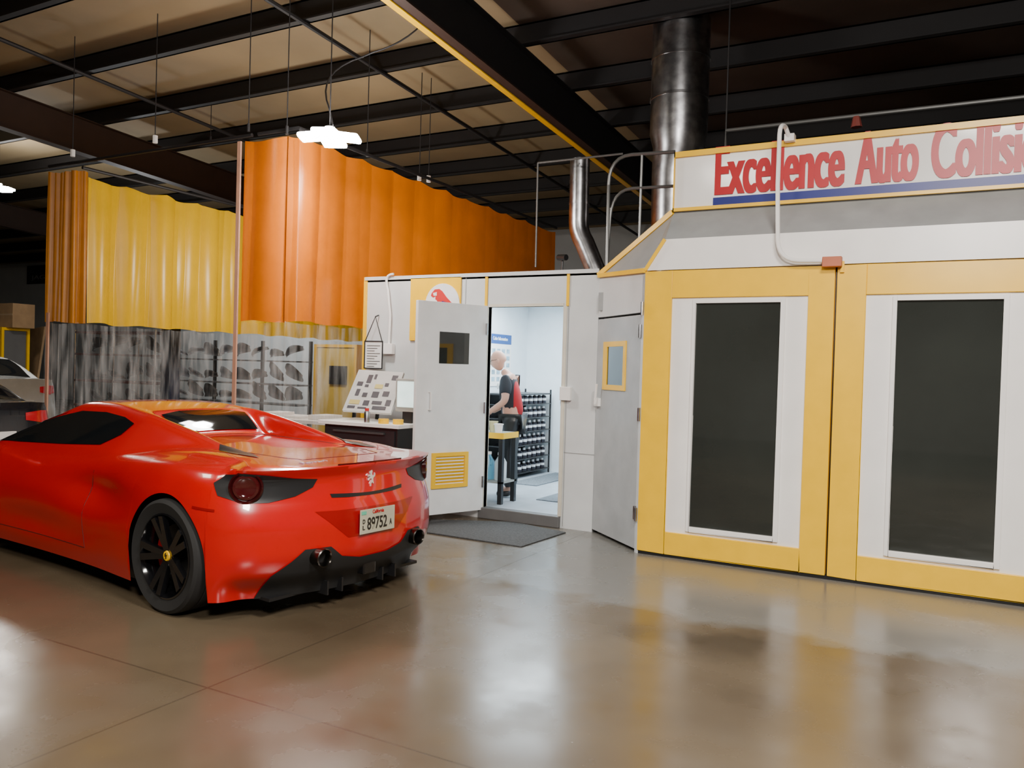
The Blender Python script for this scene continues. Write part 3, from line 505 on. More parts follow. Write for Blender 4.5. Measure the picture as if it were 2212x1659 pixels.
class Car:
    def __init__(s,P):
        s.P=P; pts=P['outline']; ext=[(pts[1][0],-pts[1][1],pts[1][2])]+pts+[(pts[-2][0],-pts[-2][1],pts[-2][2])]; s.O=[];n_=P.get('n',22)
        for i in range(1,len(ext)-2):
            p0,p1,p2,p3=[V(q) for q in ext[i-1:i+3]]
            for k in range(n_+(i==len(ext)-3)):
                t=k/n_; s.O.append(.5*((2*p1)+(p2-p0)*t+(2*p0-5*p1+4*p2-p3)*t*t+(3*p1-p0-3*p2+p3)*t**3))
        s.n=len(s.O); s.N=[]
        for i in range(s.n):
            a=s.O[max(i-1,0)].copy(); b=s.O[min(i+1,s.n-1)].copy()
            if i==0: a=V((b.x,-b.y,0))
            if i==s.n-1: b=V((a.x,-a.y,0))
            T=(b-a); T.z=0; T.normalize(); s.N.append(V((T.y,-T.x,0)))
        s.si,s.ri,s.fi=cub(P['side']),cub(P['rear']),cub(P['front']); s.s2=cub(P.get('side2',P['side'])); s.zc=cub(P['zc']); s.rA=cub(P['roofA']); s.rB=cub(P['roofB']); s.wb=cub(P['wb'])
        s.Q=[s.Ak(k,s.O[k].z) for k in range(s.n)]
        for k in (0,s.n-1): s.Q[k].y=0
        s.qx=[q.x for q in s.Q]
        s.kmax=max(range(s.n),key=lambda k:s.O[k].y if s.O[k].x<1 else 0)
    def zb(s,k):
        o=s.O[k]; z=s.P['sill']
        for xa_ in (0,s.P['wbase']):
            d=abs(o.x-xa_); Ra=s.P['Ra']
            if d<Ra and o.y>.6: z=max(z,s.P['rw']+math.sqrt(Ra*Ra-d*d))
        return z
    def Ak(s,kf,z):
        k=int(cl(kf,0,s.n-1)); k2=min(k+1,s.n-1); f=kf-k; o=s.O[k].lerp(s.O[k2],f); n=s.N[k].lerp(s.N[k2],f).normalized()
        h=z/o.z; c=ss((-n.x-.3)/.5); ff=ss((n.x-.3)/.5); w2=ss((1.0-o.x)/.7); sd=s.si(h)*(1-w2)+s.s2(h)*w2
        ins=sd*(1-c-ff)+s.ri(h)*c+s.fi(h)*ff
        if s.P.get('scallop'): ins+=s.P['scallop'](o.x,z)*(1-c)*(1-ff)
        p=o-n*ins; p.z=z; return p
    def kx(s,x):
        lo,hi=0,s.n-1
        while hi-lo>1:
            m_=(lo+hi)//2
            if s.qx[m_]>x: lo=m_
            else: hi=m_
        d=s.qx[hi]-s.qx[lo]; return lo+cl((x-s.qx[lo])/d if abs(d)>1e-9 else 0)
    def kO(s,x):
        lo,hi=0,s.n-1
        while hi-lo>1:
            m_=(lo+hi)//2
            if s.O[m_].x>x: lo=m_
            else: hi=m_
        return lo+cl((s.O[lo].x-x)/max(1e-9,s.O[lo].x-s.O[hi].x))
    def zt(s,kf): k=int(kf); return s.O[k].lerp(s.O[min(k+1,s.n-1)],kf-k)
    def ztop(s,x,y,kf=None):
        kf=s.kx(x) if kf is None else kf; k=int(kf); zt_=s.zt(kf).z; Qy=s.Q[k].lerp(s.Q[min(k+1,s.n-1)],kf-k).y; a=abs(y); u=cl(a/max(Qy,1e-4))
        if u>=.9999: return zt_
        zc_=s.zc(x); base=zc_+(zt_-zc_)*u**2.2
        base+=s.P['haunch']*math.exp(-((x-.05)/.6)**2)*(math.exp(-((u-.84)/.2)**2)*cl((1-u)/.1) )
        w=ss((a-.38)/.09); pr_=s.rA(x)*(1-w)+s.rB(x)*w - .05*(a/.6)**2*.6
        rp_=zt_+(s.wb(x)-a)*s.P['slope']
        return smax(base,smin(pr_,rp_,.05),.03) if u<.985 else base
    def T(s,x,y): return V((x,y,s.ztop(x,y)))
    def S(s,x,z,sg=1): p=s.Ak(s.kO(x),z); p.y*=sg; return p
    def RR(s,y,z):
        a=abs(y); lo,hi=s.kmax,s.n-1
        while hi-lo>1:
            m_=(lo+hi)//2
            if s.O[m_].y>a: lo=m_
            else: hi=m_
        kf=lo+cl((s.O[lo].y-a)/max(1e-9,s.O[lo].y-s.O[hi].y)); p=s.Ak(kf,z); p.y=p.y if y>=0 else -p.y; return p
    def shell(s,nt=30,nu=44):
        mb=MB()
        for sg in (1,-1):
            def fa(i,j): k=round(i*(s.n-1)); zb=s.zb(k); z=zb+(s.O[k].z-zb)*j; p=s.Ak(k,z); p.y*=sg; return (s.Q[k].x,s.Q[k].y*sg,s.O[k].z) if j>=1 else p
            mb.grid(fa,s.n-1,nt)
            def fb(i,j): k=round(i*(s.n-1)); y=s.Q[k].y*j; return V((s.Q[k].x,y*sg,s.ztop(s.Q[k].x,y,k)))
            mb.grid(fb,s.n-1,nu)
        return mb
def patch(fn,outl,off=.004,rings=6,den=6,mb=None):
    mb=mb or MB(); pts=[]
    for i in range(len(outl)):
        a=outl[i];b=outl[(i+1)%len(outl)]
        for k in range(den): t=k/den; pts.append((a[0]*(1-t)+b[0]*t,a[1]*(1-t)+b[1]*t))
    cx=sum(p[0] for p in pts)/len(pts); cy=sum(p[1] for p in pts)/len(pts); c0_=V((1.2,0,.55)); e=.004
    def mp(a,b):
        p=V(fn(a,b)); n_=(V(fn(a+e,b))-V(fn(a-e,b))).cross(V(fn(a,b+e))-V(fn(a,b-e)))
        if n_.length<1e-12: n_=p-c0_
        n_.normalize()
        if n_.dot(p-c0_)<0: n_=-n_
        return p+n_*off
    vs=[mp(cx,cy)]; fs=[]; m_=len(pts)
    for r in range(1,rings+1):
        for p in pts: t=r/rings; vs.append(mp(cx+(p[0]-cx)*t,cy+(p[1]-cy)*t))
    for i in range(m_): fs.append((0,1+i,1+(i+1)%m_))
    for r in range(rings-1):
        for i in range(m_): a=1+r*m_; b=a+m_; fs.append((a+i,b+i,b+(i+1)%m_,a+(i+1)%m_))
    return mb.add(vs,fs)
HORSE=[(-.28,-1),(.0,-1),(-.02,-.72),(.2,-.5),(.45,-.72),(.62,-.66),(.48,-.35),(.45,-.1),(.62,.1),(.85,.15),(.95,.45),(.78,.62),(.72,.32),(.5,.2),(.25,.3),(.12,.5),(.22,.78),(.1,1),(-.15,.92),(-.5,.72),(-.46,.58),(-.18,.62),(-.2,.38),(-.55,.45),(-.85,.28),(-.8,.16),(-.5,.26),(-.24,.14),(-.55,.02),(-.75,-.25),(-.62,-.3),(-.4,-.1),(-.02,-.05),(.08,-.25),(-.05,-.45),(-.25,-.68)]
def wheel(t,x,y,s,r=.36,wd=.29,cap=True,rimm=None):
    c=V((x,y,r)); ax=(0,s,0); rimm=rimm or blk; h=wd/2; rr=r*.735
    ty=MB().lathe([(rr,-h+.02),(r*.93,-h),(r*.985,-h+.015),(r,-h+.045),(r,-.06),(r-.008,-.056),(r-.008,-.05),(r,-.046),(r,-.003),(r-.008,0),(r,.003),(r,.046),(r-.008,.05),(r-.008,.056),(r,.06),(r,h-.045),(r*.985,h-.015),(r*.93,h),(rr,h-.02)],c,ax,64).build('wheel',rub,t,smooth=True,local=True)
    mb=MB().lathe([(rr,-h+.02),(rr-.02,-h+.03),(rr-.03,0),(rr-.022,h-.05),(rr-.006,h-.012),(rr+.004,h-.016)],c,ax,48); A=V(ax); up=V((0,0,1)); sd=A.cross(up)
    for k in range(5):
        a0_=k*2*math.pi/5+.3; rad=lambda a,r_:(up*math.cos(a)+sd*math.sin(a))*r_
        for d in (-.17,.17):
            mb.bar(c+A*(h-.055)+rad(a0_+d*.7,.04),c+A*(h-.022)+rad(a0_+d,rr-.012),.042,.034,up=A)
        mb.prism([c+A*(h-.06)+rad(a0_-.25,.05),c+A*(h-.06)+rad(a0_+.25,.05),c+A*(h-.045)+rad(a0_+.1,.16),c+A*(h-.045)+rad(a0_-.1,.16)],A*.018)
    mb.lathe([(0,h-.035),(.065,h-.04),(.075,h-.07),(.07,h-.09)],c,ax,24); mb.build('rim',rimm,ty,smooth=True,local=True)
    MB().lathe([(.05,0),(.19,0),(.19,.03),(.05,.03)],c+A*(h-.14),ax,32).build('brake_disc',M('disc_steel',(.05,.05,.05),.35,.8),ty,smooth=True,local=True)
    if cap:
        mb=MB(); mb.lathe([(.125,.0),(.20,.0),(.20,.055),(.125,.055),(.125,0)],c+A*(h-.15),ax,10,arc=1.0,a0=1.1); mb.build('brake_caliper',M('caliper_red',(.45,.01,.01),.4),ty,smooth=True,local=True)
        MB().lathe([(0,h-.028),(.03,h-.03),(.034,h-.04)],c,ax,20).build('centre_cap',yel,ty,smooth=True,local=True)
        MB().prism([c+A*(h-.0275)+sd*u*-.016+up*v*.02 for u,v in HORSE],A*.002).build('emblem',black,ty,local=True)
    return ty
def tub(t,x,Ra,y0,y1,r):
    for s in (1,-1): MB().lathe([(Ra,0),(Ra,y1-y0),],(x,s*y0,r),(0,s,0),24,arc=math.pi*1.15,a0=-math.pi*.575).build('wheel_well',black,t,local=True)
XF=lambda x: x if x<.9 else .9+(x-.9)*1.25
xs1=lambda l:[(XF(p[0]),)+tuple(p[1:]) for p in l]
WB_=XF(2.65)
FP=dict(n=22,sill=.13,wbase=WB_,Ra=.395,rw=.36,haunch=.028,slope=1.08,
 outline=xs1([(3.78,0,.52),(3.72,.4,.55),(3.5,.72,.62),(3.2,.87,.72),(2.9,.94,.80),(2.65,.955,.83),(2.3,.94,.825),(1.9,.92,.83),(1.4,.91,.86),(.95,.92,.895),(.55,.95,.93),(.2,.975,.95),(0,.98,.952),(-.24,.972,.947),(-.42,.93,.94),(-.56,.84,.936),(-.68,.67,.934),(-.77,.45,.936),(-.825,.22,.94),(-.84,0,.942)]),
 side=[(0,.05),(.15,.03),(.3,.008),(.5,0),(.68,.008),(.8,.03),(.9,.065),(.96,.10),(1,.14)],
 side2=[(0,.05),(.15,.03),(.3,.008),(.5,0),(.66,.006),(.78,.024),(.87,.055),(.93,.09),(.97,.13),(1,.20)],
 rear=[(0,.16),(.18,.13),(.32,.03),(.45,0),(.6,.0),(.72,.02),(.82,.05),(.92,.06),(.97,.03),(1,.015)],
 front=[(0,.1),(.3,.0),(.6,.02),(1,.14)],
 zc=xs1([(-.85,.942),(-.65,.955),(-.3,.975),(.1,.99),(.5,1.01),(.82,1.02),(1.2,.95),(2.0,.86),(2.5,.855),(3,.78),(3.5,.64),(3.7,.54)]),
 roofA=xs1([(-.8,.4),(.7,.9),(.82,1.015),(1.02,1.175),(1.08,1.205),(1.5,1.25),(1.75,1.24),(2.05,1.10),(2.55,.83),(3,.5)]),
 roofB=xs1([(-.8,.85),(-.45,.93),(.0,1.02),(.5,1.12),(1.05,1.215),(1.5,1.255),(1.75,1.24),(2.05,1.10),(2.55,.83),(3,.5)]),
 wb=xs1([(-.8,.35),(-.3,.5),(.2,.62),(.6,.71),(1.0,.78),(1.5,.795),(2.5,.78),(3,.7)]),
 scallop=lambda x,z:.055*math.exp(-((x-1.0)/.45)**2)*math.exp(-((z-.66)/.11)**2)+.02*math.exp(-((x-1.8)/.6)**2)*math.exp(-((z-.35)/.1)**2))
car=Car(FP); t=thing('sports_car','glossy red low sports car with black wheels and a dealer plate parked at the left','car',(-4.27,4.498,0),R(173.5)); t.scale=(1.03,1.06,1.02)
bd=car.shell().build('body',redp,t,smooth=True,local=True,weld=.0015,ang=75)
MB().box((-.5,-.56,.12),(3.5,.56,.3)).build('underbody',black,t,local=True); MB().box((.45,-.84,.11),(2.2,.84,.25)).build('floor_pan',black,t,local=True)
tub(t,0,.40,.5,.92,.36); tub(t,WB_,.40,.5,.9,.36)
for x,yy_ in ((0,.825),(WB_,.81)):
    for s in (1,-1): wheel(t,x,yy_*s,s)
def sw_fn(sg):
    def fn(x,z):
        kf=car.kx(x); y=car.wb(x)-(z-car.zt(kf).z)/FP['slope']; return car.T(x,sg*y)
    return fn
gl=M('car_glass',(.006,.007,.008),.04,var=.1)
for s in (1,-1):
    patch(sw_fn(s),xs1([(2.46,.87),(2.2,.99),(1.95,1.09),(1.7,1.155),(1.4,1.165),(1.15,1.145),(1.0,1.11),(1.03,1.03),(1.15,.95),(1.6,.915),(2.1,.885)]),.006).build('side_window',gl,t,smooth=True,local=True)
patch(car.T,xs1([(2.42,-.6),(2.5,-.3),(2.52,0),(2.5,.3),(2.42,.6),(1.88,.52),(1.84,0),(1.88,-.52)]),.005).build('windscreen',gl,t,smooth=True,local=True)
patch(car.T,xs1([(.86,-.35),(.86,.35),(1.02,.36),(1.045,.2),(1.045,-.2),(1.02,-.36)]),.008).build('rear_window',gl,t,smooth=True,local=True)
lens=M('lamp_dark_red',(.05,.004,.005),.1,coat=1)
for s in (1,-1):
    lp=[(.12,.50),(.04,.56),(-.12,.57),(-.32,.52),(-.22,.47),(-.05,.46)]
    patch(car.T,[(x,s*y) for x,y in lp],.004).build('deck_louvre',black,t,smooth=True,local=True)
    hs=[(.94,.85),(.91,.90),(.82,.92),(.70,.905),(.56,.88),(.41,.865),(.44,.815),(.55,.765),(.70,.735),(.83,.735),(.92,.78)]
    hl=patch(lambda y,z:car.RR(y,z),[(s*y,z) for y,z in hs],.004).build('tail_light',black,t,smooth=True,local=True)
    c=car.RR(s*.81,.83); nn2=V((-.72,s*.69,.05)).normalized()
    MB().lathe([(0,.02),(.045,.02),(.06,.028),(.074,.026),(.08,.015)],c,nn2,28).build('lens',lens,hl,smooth=True,local=True)
    MB().lathe([(.08,.015),(.09,.028),(.10,.02),(.10,-.02)],c,nn2,28).build('lamp_ring',M('lamp_ring_red',(.03,.002,.003),.1,coat=1),hl,smooth=True,local=True)
    ex=MB(); c=V((-.80,s*.42,.385)); ex.lathe([(.05,.12),(.056,0),(.058,-.04),(.052,-.045),(.044,-.03),(.042,.1),(0,.1)],c,(1,0,0),24); ex.build('exhaust_pipe',M('exhaust_metal',(.12,.11,.1),.25,1),t,smooth=True,local=True)
    patch(lambda y,z:car.RR(y,z),[(s*y,z) for y,z in [(.0,.13),(.0,.34),(.12,.34),(.26,.37),(.34,.44),(.50,.44),(.58,.37),(.68,.29),(.76,.13),(.5,.13)]],.006).build('diffuser',M('matt_black',(.012,.012,.012),.6),t,smooth=True,local=True)
    patch(lambda x,z:car.S(x,z,s),[(-.44,.70),(-.28,.71),(-.28,.695),(-.44,.685)],.003).build('side_marker',M('marker_red',(.25,.005,.005),.2),t,local=True)
for y in (-.3,-.18,.18,.3): MB().box((-.74,y-.006,.11),(-.4,y+.006,.2)).build('diffuser_fin',black,t,local=True)
MB().box((-.62,-.65,.12),(-.2,.65,.14)).build('diffuser_floor',black,t,local=True)
MB().box((-.80,-.055,.2),(-.72,.055,.33)).build('fog_lamp',blk,t,local=True,bevel=.01)
patch(lambda y,z:car.RR(y,z),[(-.33,.765),(-.2,.754),(.0,.75),(.2,.754),(.33,.765),(.32,.74),(.2,.733),(0,.73),(-.2,.733),(-.32,.74)],.003).build('slot_grille',black,t,local=True)
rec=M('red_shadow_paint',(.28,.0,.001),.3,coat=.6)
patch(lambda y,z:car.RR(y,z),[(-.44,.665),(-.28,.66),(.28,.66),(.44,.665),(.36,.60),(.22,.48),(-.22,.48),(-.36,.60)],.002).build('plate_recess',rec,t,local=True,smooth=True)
px_=-.855; pm=MB().box((px_-.006,-.155,.49),(px_,.155,.65)).build('number_plate',M('plate_cream',(.42,.40,.30),.5),t,local=True,bevel=.004)
X1=px_-.009
pr_=lambda s_,y,z,w,h,mt:text(s_,(X1,y,z),(0,-1,0),(0,0,1),w,h,mt,pm,off=.01,depth=.001,local=True)
pr_('89752',.095,.515,.175,.08,black); pr_('California',.05,.618,.1,.024,redl); pr_('D',.135,.56,.02,.028,black); pr_('L',.135,.52,.02,.028,black); pr_('A',-.105,.525,.02,.04,black)
MB().box((X1,.105,.618),(X1+.002,.145,.64)).build('sticker',M('sticker_green',(.1,.45,.3),.5),pm,local=True)
c=car.RR(0,.84); MB().prism([c+V((-.012,-u*.036,v*.055)) for u,v in HORSE],(.01,0,0)).build('badge',chrome,t,local=True)
p=car.T(-.62,.42); text('Ferrari',p+V((0,0,.004)),(0,-1,0),(1,0,.05),.2,.04,chrome,t,depth=.002,local=True)
MB().tube([car.T(-.80+.10*y*y*2,y)+V((.0,0,.004)) for y in [-.28+.04*k for k in range(15)]],.006,6).build('brake_light',lens,t,local=True)
sl=lambda pts,r=.0025:MB().tube(pts,r,5).build('shut_line',M('gap_dark',(.06,.0,.0),.6),t,local=True)
for s in (1,-1):
    sl([car.T(x,s*y) for x,y in [(.8,.36),(.5,.40),(.2,.42),(-.1,.42),(-.35,.38),(-.5,.33)]]); 
    sl([car.S(1.04+.04*math.sin(k/10*3),.25+.06*k,s) for k in range(10)]); sl([car.S(2.55,.25+.055*k,s) for k in range(10)]); sl([car.S(1.05+.125*k,.25,s) for k in range(13)])
sl([car.T(-.5-.03*math.cos(y*4),y) for y in [-.33+.03*k for k in range(23)]]); sl([car.T(.8,y) for y in [-.36+.03*k for k in range(25)]])
for s in (1,-1):
    fx=MB(); fx.bar((2.6,s*.86,.93),(2.55,s*.98,.95),.03,.02); fx.sphere((2.55,s*1.02,.97),(.06,.09,.05)); fx.build('wing_mirror',redp,t,smooth=True,local=True)
    patch(lambda x,y:car.T(x,y),xs1([(3.4,s*.55),(3.3,s*.66),(2.9,s*.74),(3.0,s*.66)]),.003).build('headlight',gl,t,local=True)
def sedan(label,loc,rz,paint,sz=1.0):
    SP=dict(n=12,sill=.2,wbase=2.8,Ra=.38,rw=.33,haunch=0,slope=1.5,
     outline=[(3.65,0,.72),(3.55,.5,.72),(3.3,.78,.76),(2.8,.88,.88),(2,.9,.95),(1,.91,.98),(0,.915,1.01),(-.5,.9,1.03),(-.85,.8,1.04),(-1.0,.5,1.05),(-1.04,0,1.06)],
     side=[(0,.05),(.3,.01),(.5,0),(.8,.02),(.95,.05),(1,.09)],rear=[(0,.08),(.3,0),(.5,.0),(.6,.04),(.9,.08),(1,.06)],front=[(0,.1),(.5,0),(1,.12)],
     zc=[(-1,1.06),(-.3,1.09),(1,1.0),(2.5,1.0),(3.2,.85),(3.6,.72)],roofA=[(-1,.8),(-.45,1.04),(.0,1.3),(.4,1.41),(1,1.45),(1.5,1.41),(2.3,.98),(3,.6)],roofB=[(-1,.8),(-.45,1.04),(.0,1.3),(.4,1.41),(1,1.45),(1.5,1.41),(2.3,.98),(3,.6)],wb=[(-1,.8),(3,.82)])
    c_=Car(SP); t=thing('parked_car',label,'car',loc,rz); t.scale=(1,1,sz); mb=c_.shell(14,20); mb.build('body',paint,t,smooth=True,local=True,weld=.0015,ang=50)
    for x in (0,2.8):
        for s in (1,-1): wheel(t,x,.78*s,s,.33,.22,False,steel)
    tub(t,0,.385,.5,.85,.33); tub(t,2.8,.385,.5,.85,.33); MB().box((-.9,-.5,.2),(3.4,.5,.35)).build('underbody',black,t,local=True)
    for s in (1,-1):
        def fn(x,z,s=s): y=c_.wb(x)-(z-c_.zt(c_.kx(x)).z)/1.5; return c_.T(x,s*y)
        patch(fn,[(2.1,1.03),(1.6,1.3),(1,1.36),(.4,1.34),(.0,1.22),(-.1,1.08),(.8,1.05)],.006).build('side_window',gl,t,local=True,smooth=True)
        patch(lambda y,z:c_.RR(y,z),[(s*y,z) for y,z in [(.89,.94),(.7,.95),(.45,.93),(.45,.84),(.7,.80),(.89,.84)]],.006).build('tail_light',M('tail_red',(.35,.004,.01),.15,coat=1,emi=.35),t,local=True,smooth=True)
    patch(c_.T,[(-.38,-.6),(-.38,.6),(.2,.52),(.2,-.52)],.006).build('rear_window',gl,t,local=True,smooth=True)
    patch(c_.T,[(2.2,-.6),(2.2,.6),(1.6,.5),(1.6,-.5)],.006).build('windscreen',gl,t,local=True,smooth=True)
    MB().box((-1.06,-.26,.6),(-1.02,.26,.72)).build('number_plate',paper,t,local=True)
    return t
sedan('dark black saloon car with a glowing red tail light behind the red sports car',(-10.82,5.42,0),R(180),M('black_car_paint',(.008,.009,.013),.2,coat=1))
sedan('white saloon car parked farthest away at the left edge',(-15.6,8.5,0),R(180),M('white_car_paint',(.6,.62,.62),.25,coat=1),1.14)

# ================= CURTAINS
yc=M('yellow_vinyl',(.95,.57,.0),.3,var=.06,sc=2,trans=.45); oc=M('orange_vinyl',(.68,.17,.0),.28,var=.1,sc=2,trans=.3); clr=M('clear_vinyl',(.7,.72,.72),.1,alpha=.10,var=.1,sc=2.5)
hem=M('hem_tape',(.50,.27,.18),.6)
def path(pts):
    pts=[V((p[0],p[1],0)) for p in pts]; ls_=[(pts[i+1]-pts[i]).length for i in range(len(pts)-1)]; tot=sum(ls_)
    def f(s):
        d=s*tot
        for i,l in enumerate(ls_):
            if d<=l or i==len(ls_)-1: t_=(pts[i+1]-pts[i])/l; return pts[i]+t_*d, V((t_.y,-t_.x,0))
            d-=l
    return f,tot
def sheet(pts,z0,z1,folds,amp,nz=8,ns=400,seed=1,zsag=0):
    f,tot=path(pts); r_=random.Random(seed); ph=[r_.uniform(0,6.28) for _ in range(5)]; fr=[folds*r_.uniform(.5,1.7) for _ in range(5)]
    def fn(i,j):
        p,n_=f(i); d=i*tot; A=amp(i) if callable(amp) else amp
        w=sum((abs(math.sin(d*fr[k]*.5+ph[k]+.12*math.sin(j*3+k)))-.5)*(.8 if k else 1.2) for k in range(4))/1.6*A*(1.1-.35*j)
        q=p+n_*w; q.z=z0+(z1-z0)*j+(.012*math.sin(d*9)*(1-j) if zsag else 0); 
        if j>=1: q.z-=.035*abs(math.sin(d*5.2))
        return q
    return MB().grid(fn,ns,nz)
t=thing('curtain','orange vinyl workshop curtain with clear lower section hung behind the red sports car','curtain',(-6.4,6.67,0))
ap=lambda i:.045+.09*math.exp(-((i-.11)/.05)**2)
rp=[(-7.14,6.67),(-6.5,6.67),(-6.42,6.76),(-6.4,6.9),(-6.4,13.2)]
sheet(rp,2.08,4.12,9,ap,8,900,3,1).build('coloured_panel',oc,t,smooth=True,ang=180); sheet(rp,.12,2.09,9,ap,6,700,3).build('clear_panel',clr,t,smooth=True,ang=180)
MB().box((-7.18,6.58,.1),(-7.13,6.60,4.1)).build('hem_strip',hem,t)
MB().tube([(-7.0,6.72,4.2),(-6.4,6.72,4.2),(-6.4,13.3,4.2)],.022).build('curtain_track',dsteel,t)
t=thing('curtain','yellow vinyl workshop curtain with clear lower section hung along the far side of the bay','curtain',(-10.3,6.67,0))
lp=[(-10.3,6.85),(-10.3,13.4)]; bp_=[(-10.78,6.67),(-10.3,6.67),(-10.26,6.85)]
sheet(lp,2.08,4.03,8,.13,8,800,8,1).build('coloured_panel',yc,t,smooth=True,ang=180); sheet(lp,.12,2.09,8,.13,6,600,8).build('clear_panel',clr,t,smooth=True,ang=180)
sheet(bp_,2.08,4.1,34,.08,8,160,5,1).build('bunched_panel',M('amber_vinyl',(.50,.19,.01),.35,trans=.3),t,smooth=True,ang=180); sheet(bp_,.12,2.09,34,.08,6,160,5).build('clear_bunch',clr,t,smooth=True,ang=180)
MB().box((-10.62,6.54,.1),(-10.57,6.56,2.2)).build('hem_strip',hem,t)
MB().tube([(-10.9,6.72,4.2),(-7.1,6.72,4.2)],.022).build('front_track',dsteel,t); MB().tube([(-10.3,6.8,4.15),(-10.3,13.4,4.15)],.022).build('side_track',dsteel,t)
for (px,py,Y,white_) in ((335,300,6.67,1),(157,330,6.67,1),(537,275,6.67,0),(906,382,9.3,1),(926,386,9.5,1),(620,280,6.67,0),(793,330,8.0,0),(455,300,9,0)):
    p=PY(px,py,Y); t=thing('hanging_rod','thin dark rod hanging from the roof to the curtain track','rod',p,group='curtain track hanger rods')
    MB().tube([p,(p.x,p.y,zp(p.y)+.1)],.006,6).build('rod',dsteel,t)
    MB().tube([p-V((0,0,.05)),p+V((0,0,.04))],.03 if white_ else .018,8).build('clamp',paper if white_ else dsteel,t)
# ================= LIGHT FIXTURE
emi=M('lamp_glow',(1,.97,.94),.5,emi=80,var=.01)
def fixture(label,c,L_=.42,rz=0):
    t=thing('hanging_light',label,'light',c,rz)
    h=MB(); h.lathe([(0,.06),(.05,.06),(.06,.0),(0,0)],(0,0,.02),seg=14); h.build('lamp_base',white,t,local=True,smooth=True)
    for k in range(4):
        a=k*2*math.pi/4+.5; d=V((math.cos(a),math.sin(a),-.10)); MB().bar(d*.03,d*L_,.24,.05).build('light_blade',emi,t,local=True,bevel=.02)
    MB().tube([(0,0,.08),(0,0,zp(c[1])+.1-c[2])],.006,6).build('cord',dsteel,t,local=True); return t
fc=PY(712,292,6.25); fixture('bright four bladed shop light hanging beside the orange curtain',fc,.30)
fc2=PY(-2,405,9); fixture('bright shop light hanging at the left edge of the frame',fc2,.25)
t=thing('power_cable','loose dark power cable looping from the roof to the bright hanging light','cable',fc)
MB().tube([fc+V((.02,.02,.1))]+arcpts(fc+V((-.1,.1,.3)),fc+V((-.5,.3,.8)),fc+V((-.1,.6,1.0)),8)+arcpts(fc+V((.0,.65,1.05)),fc+V((.4,.8,1.15)),fc+V((.6,.9,1.5)),8)+[V((fc.x+.62,fc.y+.92,zp(fc.y+.92)+.05))],.009,6).build('cable',dsteel,t,smooth=True)
def area(n_,loc,size,e,col=(1,.92,.80),rot=(0,0,0)):
    l=bpy.data.lights.new(n_,'AREA'); l.energy=e; l.size=size; l.color=col; o=bpy.data.objects.new(n_,l); o.location=loc; o.rotation_euler=rot; C.objects.link(o)
def point(n_,loc,e,r=.15,col=(1,.96,.9)):
    l=bpy.data.lights.new(n_,'POINT'); l.energy=e; l.shadow_soft_size=r; l.color=col; o=bpy.data.objects.new(n_,l); o.location=loc; C.objects.link(o)
point('shop_lamp',fc-V((0,0,.2)),120); area('left_lamp',fc2-V((0,0,.2)),.5,120)
point('bay_lamp',(-8.2,8.8,3.1),210,.3); point('far_fill',(-15,11,3.4),130,.3,(.95,.98,1)); area('back_wall_fill',(-18,15.8,4.6),1.5,220,(.92,.97,1),(R(35),0,0))  # last two are unseen fills added to brighten behind the clear curtain
area('mixing_room_lamp',(-4.6,9.2,2.55),1.6,150,(.78,.92,1))
area('ceiling_lamp_a',(.6,2.2,5.2),1.2,560,(1,.94,.87)); area('ceiling_lamp_b',(-3.5,-.5,5.3),1.2,180); area('ceiling_lamp_c',(-8,1.8,5.3),1.2,100)
area('front_fill',(.3,-.5,4.2),.8,330,(1,.94,.88),(R(66),0,R(12)))  # unseen fill added to throw frontal light on booth and car
wd=bpy.data.worlds.new('world'); bpy.context.scene.world=wd; wd.use_nodes=True; wd.node_tree.nodes['Background'].inputs[0].default_value=(.5,.45,.4,1); wd.node_tree.nodes['Background'].inputs[1].default_value=.03

# ================= BAY BACKGROUND
def wire_rack(label,x0,x1,y0,y1,h,lv_):
    t=thing('wire_rack',label,'shelving',((x0+x1)/2,(y0+y1)/2,0))
    for x in (x0,(x0+x1)/2,x1):
        for y in (y0,y1): MB().tube([(x,y,0),(x,y,h)],.015,8).build('post',steel,t,smooth=True)
    for z in lv_:
        mb=MB(); 
        for a,b in (((x0,y0),(x1,y0)),((x0,y1),(x1,y1)),((x0,y0),(x0,y1)),((x1,y0),(x1,y1))): mb.bar((*a,z),(*b,z),.02,.035)
        k=0
        while x0+k*.08<x1: mb.bar((x0+k*.08,y0,z),(x0+k*.08,y1,z),.006,.006); k+=1
        mb.build('shelf',M('rack_redbrown',(.08,.02,.015),.5),t)
    return t
wire_rack('chrome wire rack with dark red shelves seen through the clear curtain on the left',-14.2,-12.0,9.3,9.8,2.12,(.3,.75,1.2,1.68,2.08))
tag(MB().box((-11.85,9.3,0),(-11.62,9.5,2.6)).build('support_post',M('post_navy',(.008,.015,.05),.5)),'dark navy post behind the clear curtain right of the wire rack','post')
cpm=[M('part_black',(.012,.012,.014),.4),M('part_grey',(.07,.07,.08),.4),M('part_dark_grey',(.035,.035,.04),.5)]
k=0
